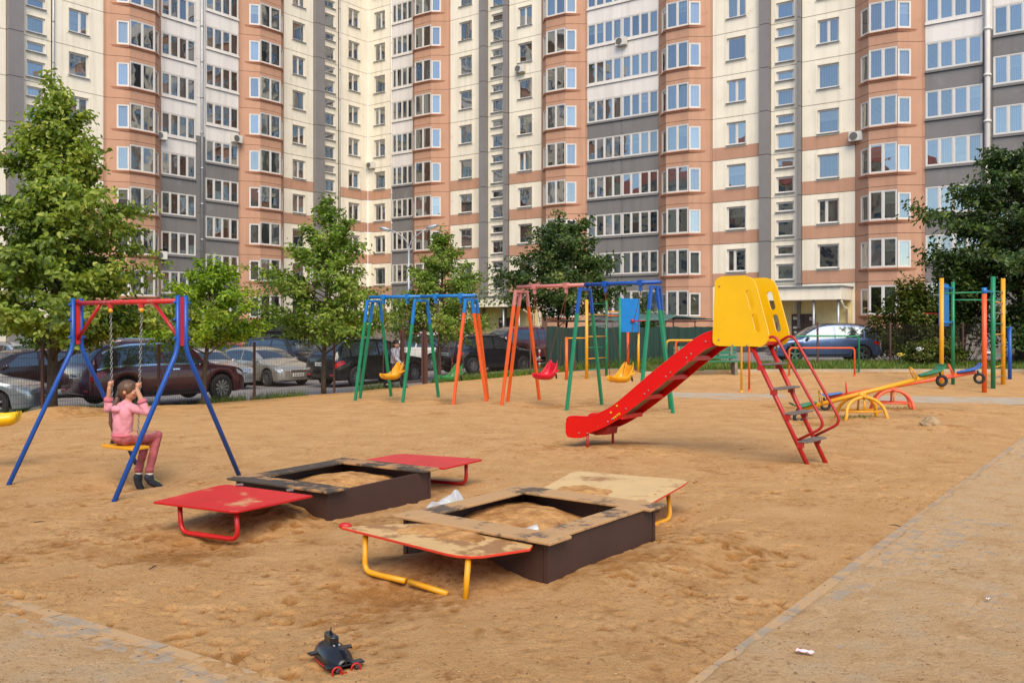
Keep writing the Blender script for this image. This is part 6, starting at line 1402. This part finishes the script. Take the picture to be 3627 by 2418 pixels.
# hair: cap pulled back into a long tail hanging down the back
mb = MB(); Ph = lambda a,b,z: hd+hf*a*.112+(UP.cross(hf)).normalized()*b*.112+UP*z*.112
mb.ell(Ph(-.12,0,.22),(.112*.96,.112*.88,.112*.88),16,12,0,hrot); mb.ell(Ph(-.35,0,-.05),(.112*.70,.112*.78,.112*.75),14,10,0,hrot); mb.ell(Ph(.30,0,.62),(.112*.5,.112*.62,.112*.34),12,8,0,hrot)
tail = [Ph(-.95,.1,-.15), hd-gF*.10+gS*.085+Vector((0,0,-.13)), hd-gF*.135+gS*.115+Vector((0,0,-.24)), hd-gF*.135+gS*.12+Vector((0,0,-.36)), hd-gF*.115+gS*.10+Vector((0,0,-.44))]
limb(mb,tail,[.034,.026,.030,.026,.010])
for q_ in range(9):
    o_ = gS*(.022*math.sin(q_*2.1))+gF*(.018*math.cos(q_*1.7)); limb(mb,[tail[1]+o_*.6,tail[2]+o_*1.3,tail[3]+o_*1.7,tail[4]+o_*1.6-Vector((0,0,.012*(q_%4)))],[.010,.010,.009,.004],6)
fleshed(mb,'hair',M['hairb'],gl,.005,2)
mb = MB(); mb.tube([tail[0]*.6+tail[1]*.4-(tail[1]-tail[0])*.04,tail[0]*.6+tail[1]*.4+(tail[1]-tail[0])*.08],.041,12); mb.obj('hair_tie', M['black'], gl, True, True)
# boy walking through the gate
bx, by = -3.66, 28.1; bz = Hf(bx,by); h = 1.52; bf = Vector((.86,-.40,0)).normalized(); bs = Vector((-bf.y,bf.x,0)); B = lambda f,l,z: Vector((bx,by,bz))+bf*f+bs*l+Vector((0,0,z*h))
boy = thing('person', 'boy in a pale grey shirt and dark trousers walking past the gate', 'person', (bx,by,bz))
M['shirt'] = mat('pale_grey_shirt', lin(160,162,174), .9, var=.16, vs=14, bump=.3, bs=14); M['dtrous'] = mat('dark_trousers', lin(36,34,36), .85, var=.15, vs=10)
pel = B(0,0,.50); chs = B(.02,0,.70); nek = B(.03,0,.82); hd = B(.05,0,.915)
ft = [(B(.26,.07,.03),B(.16,.07,.27)),(B(-.30,-.07,.06),B(-.08,-.07,.27))]
arm = [(B(.01,.15,.785),B(-.12,.20,.64),B(-.10,.19,.49)),(B(.02,-.15,.785),B(.13,-.20,.63),B(.36,-.20,.53))]
body = MB(); P, hrot = head(body,hd,.115,(bf*.8-bs*.5+Vector((0,0,-.25))).normalized(),UP); limb(body,[nek-Vector((0,0,.03)),hd-Vector((0,0,.06))],[.05,.045]); limb(body,[pel,chs,nek],[.10,.10,.05])
for i,(a,b,c) in enumerate(arm):
    limb(body,[chs+(a-chs)*.6,a,b,c],[.055,.05,.038,.028]); dv = (c-b).normalized(); sd_ = bs; pl = c+dv*.04; body.ell(pl,(.035,.035,.04),10,8)
    for k in range(4): o_ = (k-1.5)*.016; r0 = pl+dv*.03+bf.cross(dv).normalized()*o_; limb(body,[pl+bf.cross(dv).normalized()*o_*.8,r0,r0+dv*.03-UP*.008,r0+dv*.045-UP*.022],[.011,.0095,.009,.008],8)
    limb(body,[pl-dv*.01+UP*.015,pl+dv*.02+UP*.035,pl+dv*.05+UP*.034],[.012,.010,.009],8)
for (f_,k) in ft: s = 1 if (f_-pel).dot(bs) > 0 else -1; limb(body,[pel+bs*s*.07,k,f_+UP*.06,f_+bf*.1],[.085,.058,.036,.035])
fleshed(body,'body',M['skin'],boy,.010,4); face(boy,P,.115,hrot)
mb = MB(); limb(mb,[B(0,0,.50),B(.0,0,.58),chs,B(.02,0,.78)],[.135,.135,.135,.09],14); limb(mb,[B(0,.07,.50),B(.01,.08,.72)],[.10,.10]); limb(mb,[B(0,-.07,.50),B(.01,-.08,.72)],[.10,.10])
for (a,b,c) in arm: limb(mb,[chs+(a-chs)*.5,a,b,b+(c-b)*.8],[.085,.075,.058,.045])
folds(fleshed(mb,'shirt',M['shirt'],boy,.010,5),.025,.10)
mb = MB(); mb.ell(pel,(.14,.14,.11),14,10)
for (f_,k) in ft: s = 1 if (f_-pel).dot(bs) > 0 else -1; limb(mb,[pel+bs*s*.07,k,f_+UP*.08],[.11,.082,.062])
fleshed(mb,'trousers',M['dtrous'],boy,.012,5)
for (f_,k) in ft: mb = MB(); limb(mb,[f_-bf*.04+UP*.0,f_+bf*.08-UP*.005,f_+bf*.16-UP*.01],[.05,.045,.035]); fleshed(mb,'shoe',M['shoe'],boy,.012,3)
mb = MB(); Q = lambda a,b,z: P(a,b,z); mb.ell(P(-.14,0,.30),(.115*.98,.115*.90,.115*.86),16,12,0,hrot); mb.ell(P(.30,0,.72),(.115*.5,.115*.7,.115*.3),12,8,0,hrot); fleshed(mb,'hair',M['haird'],boy,.010,3)
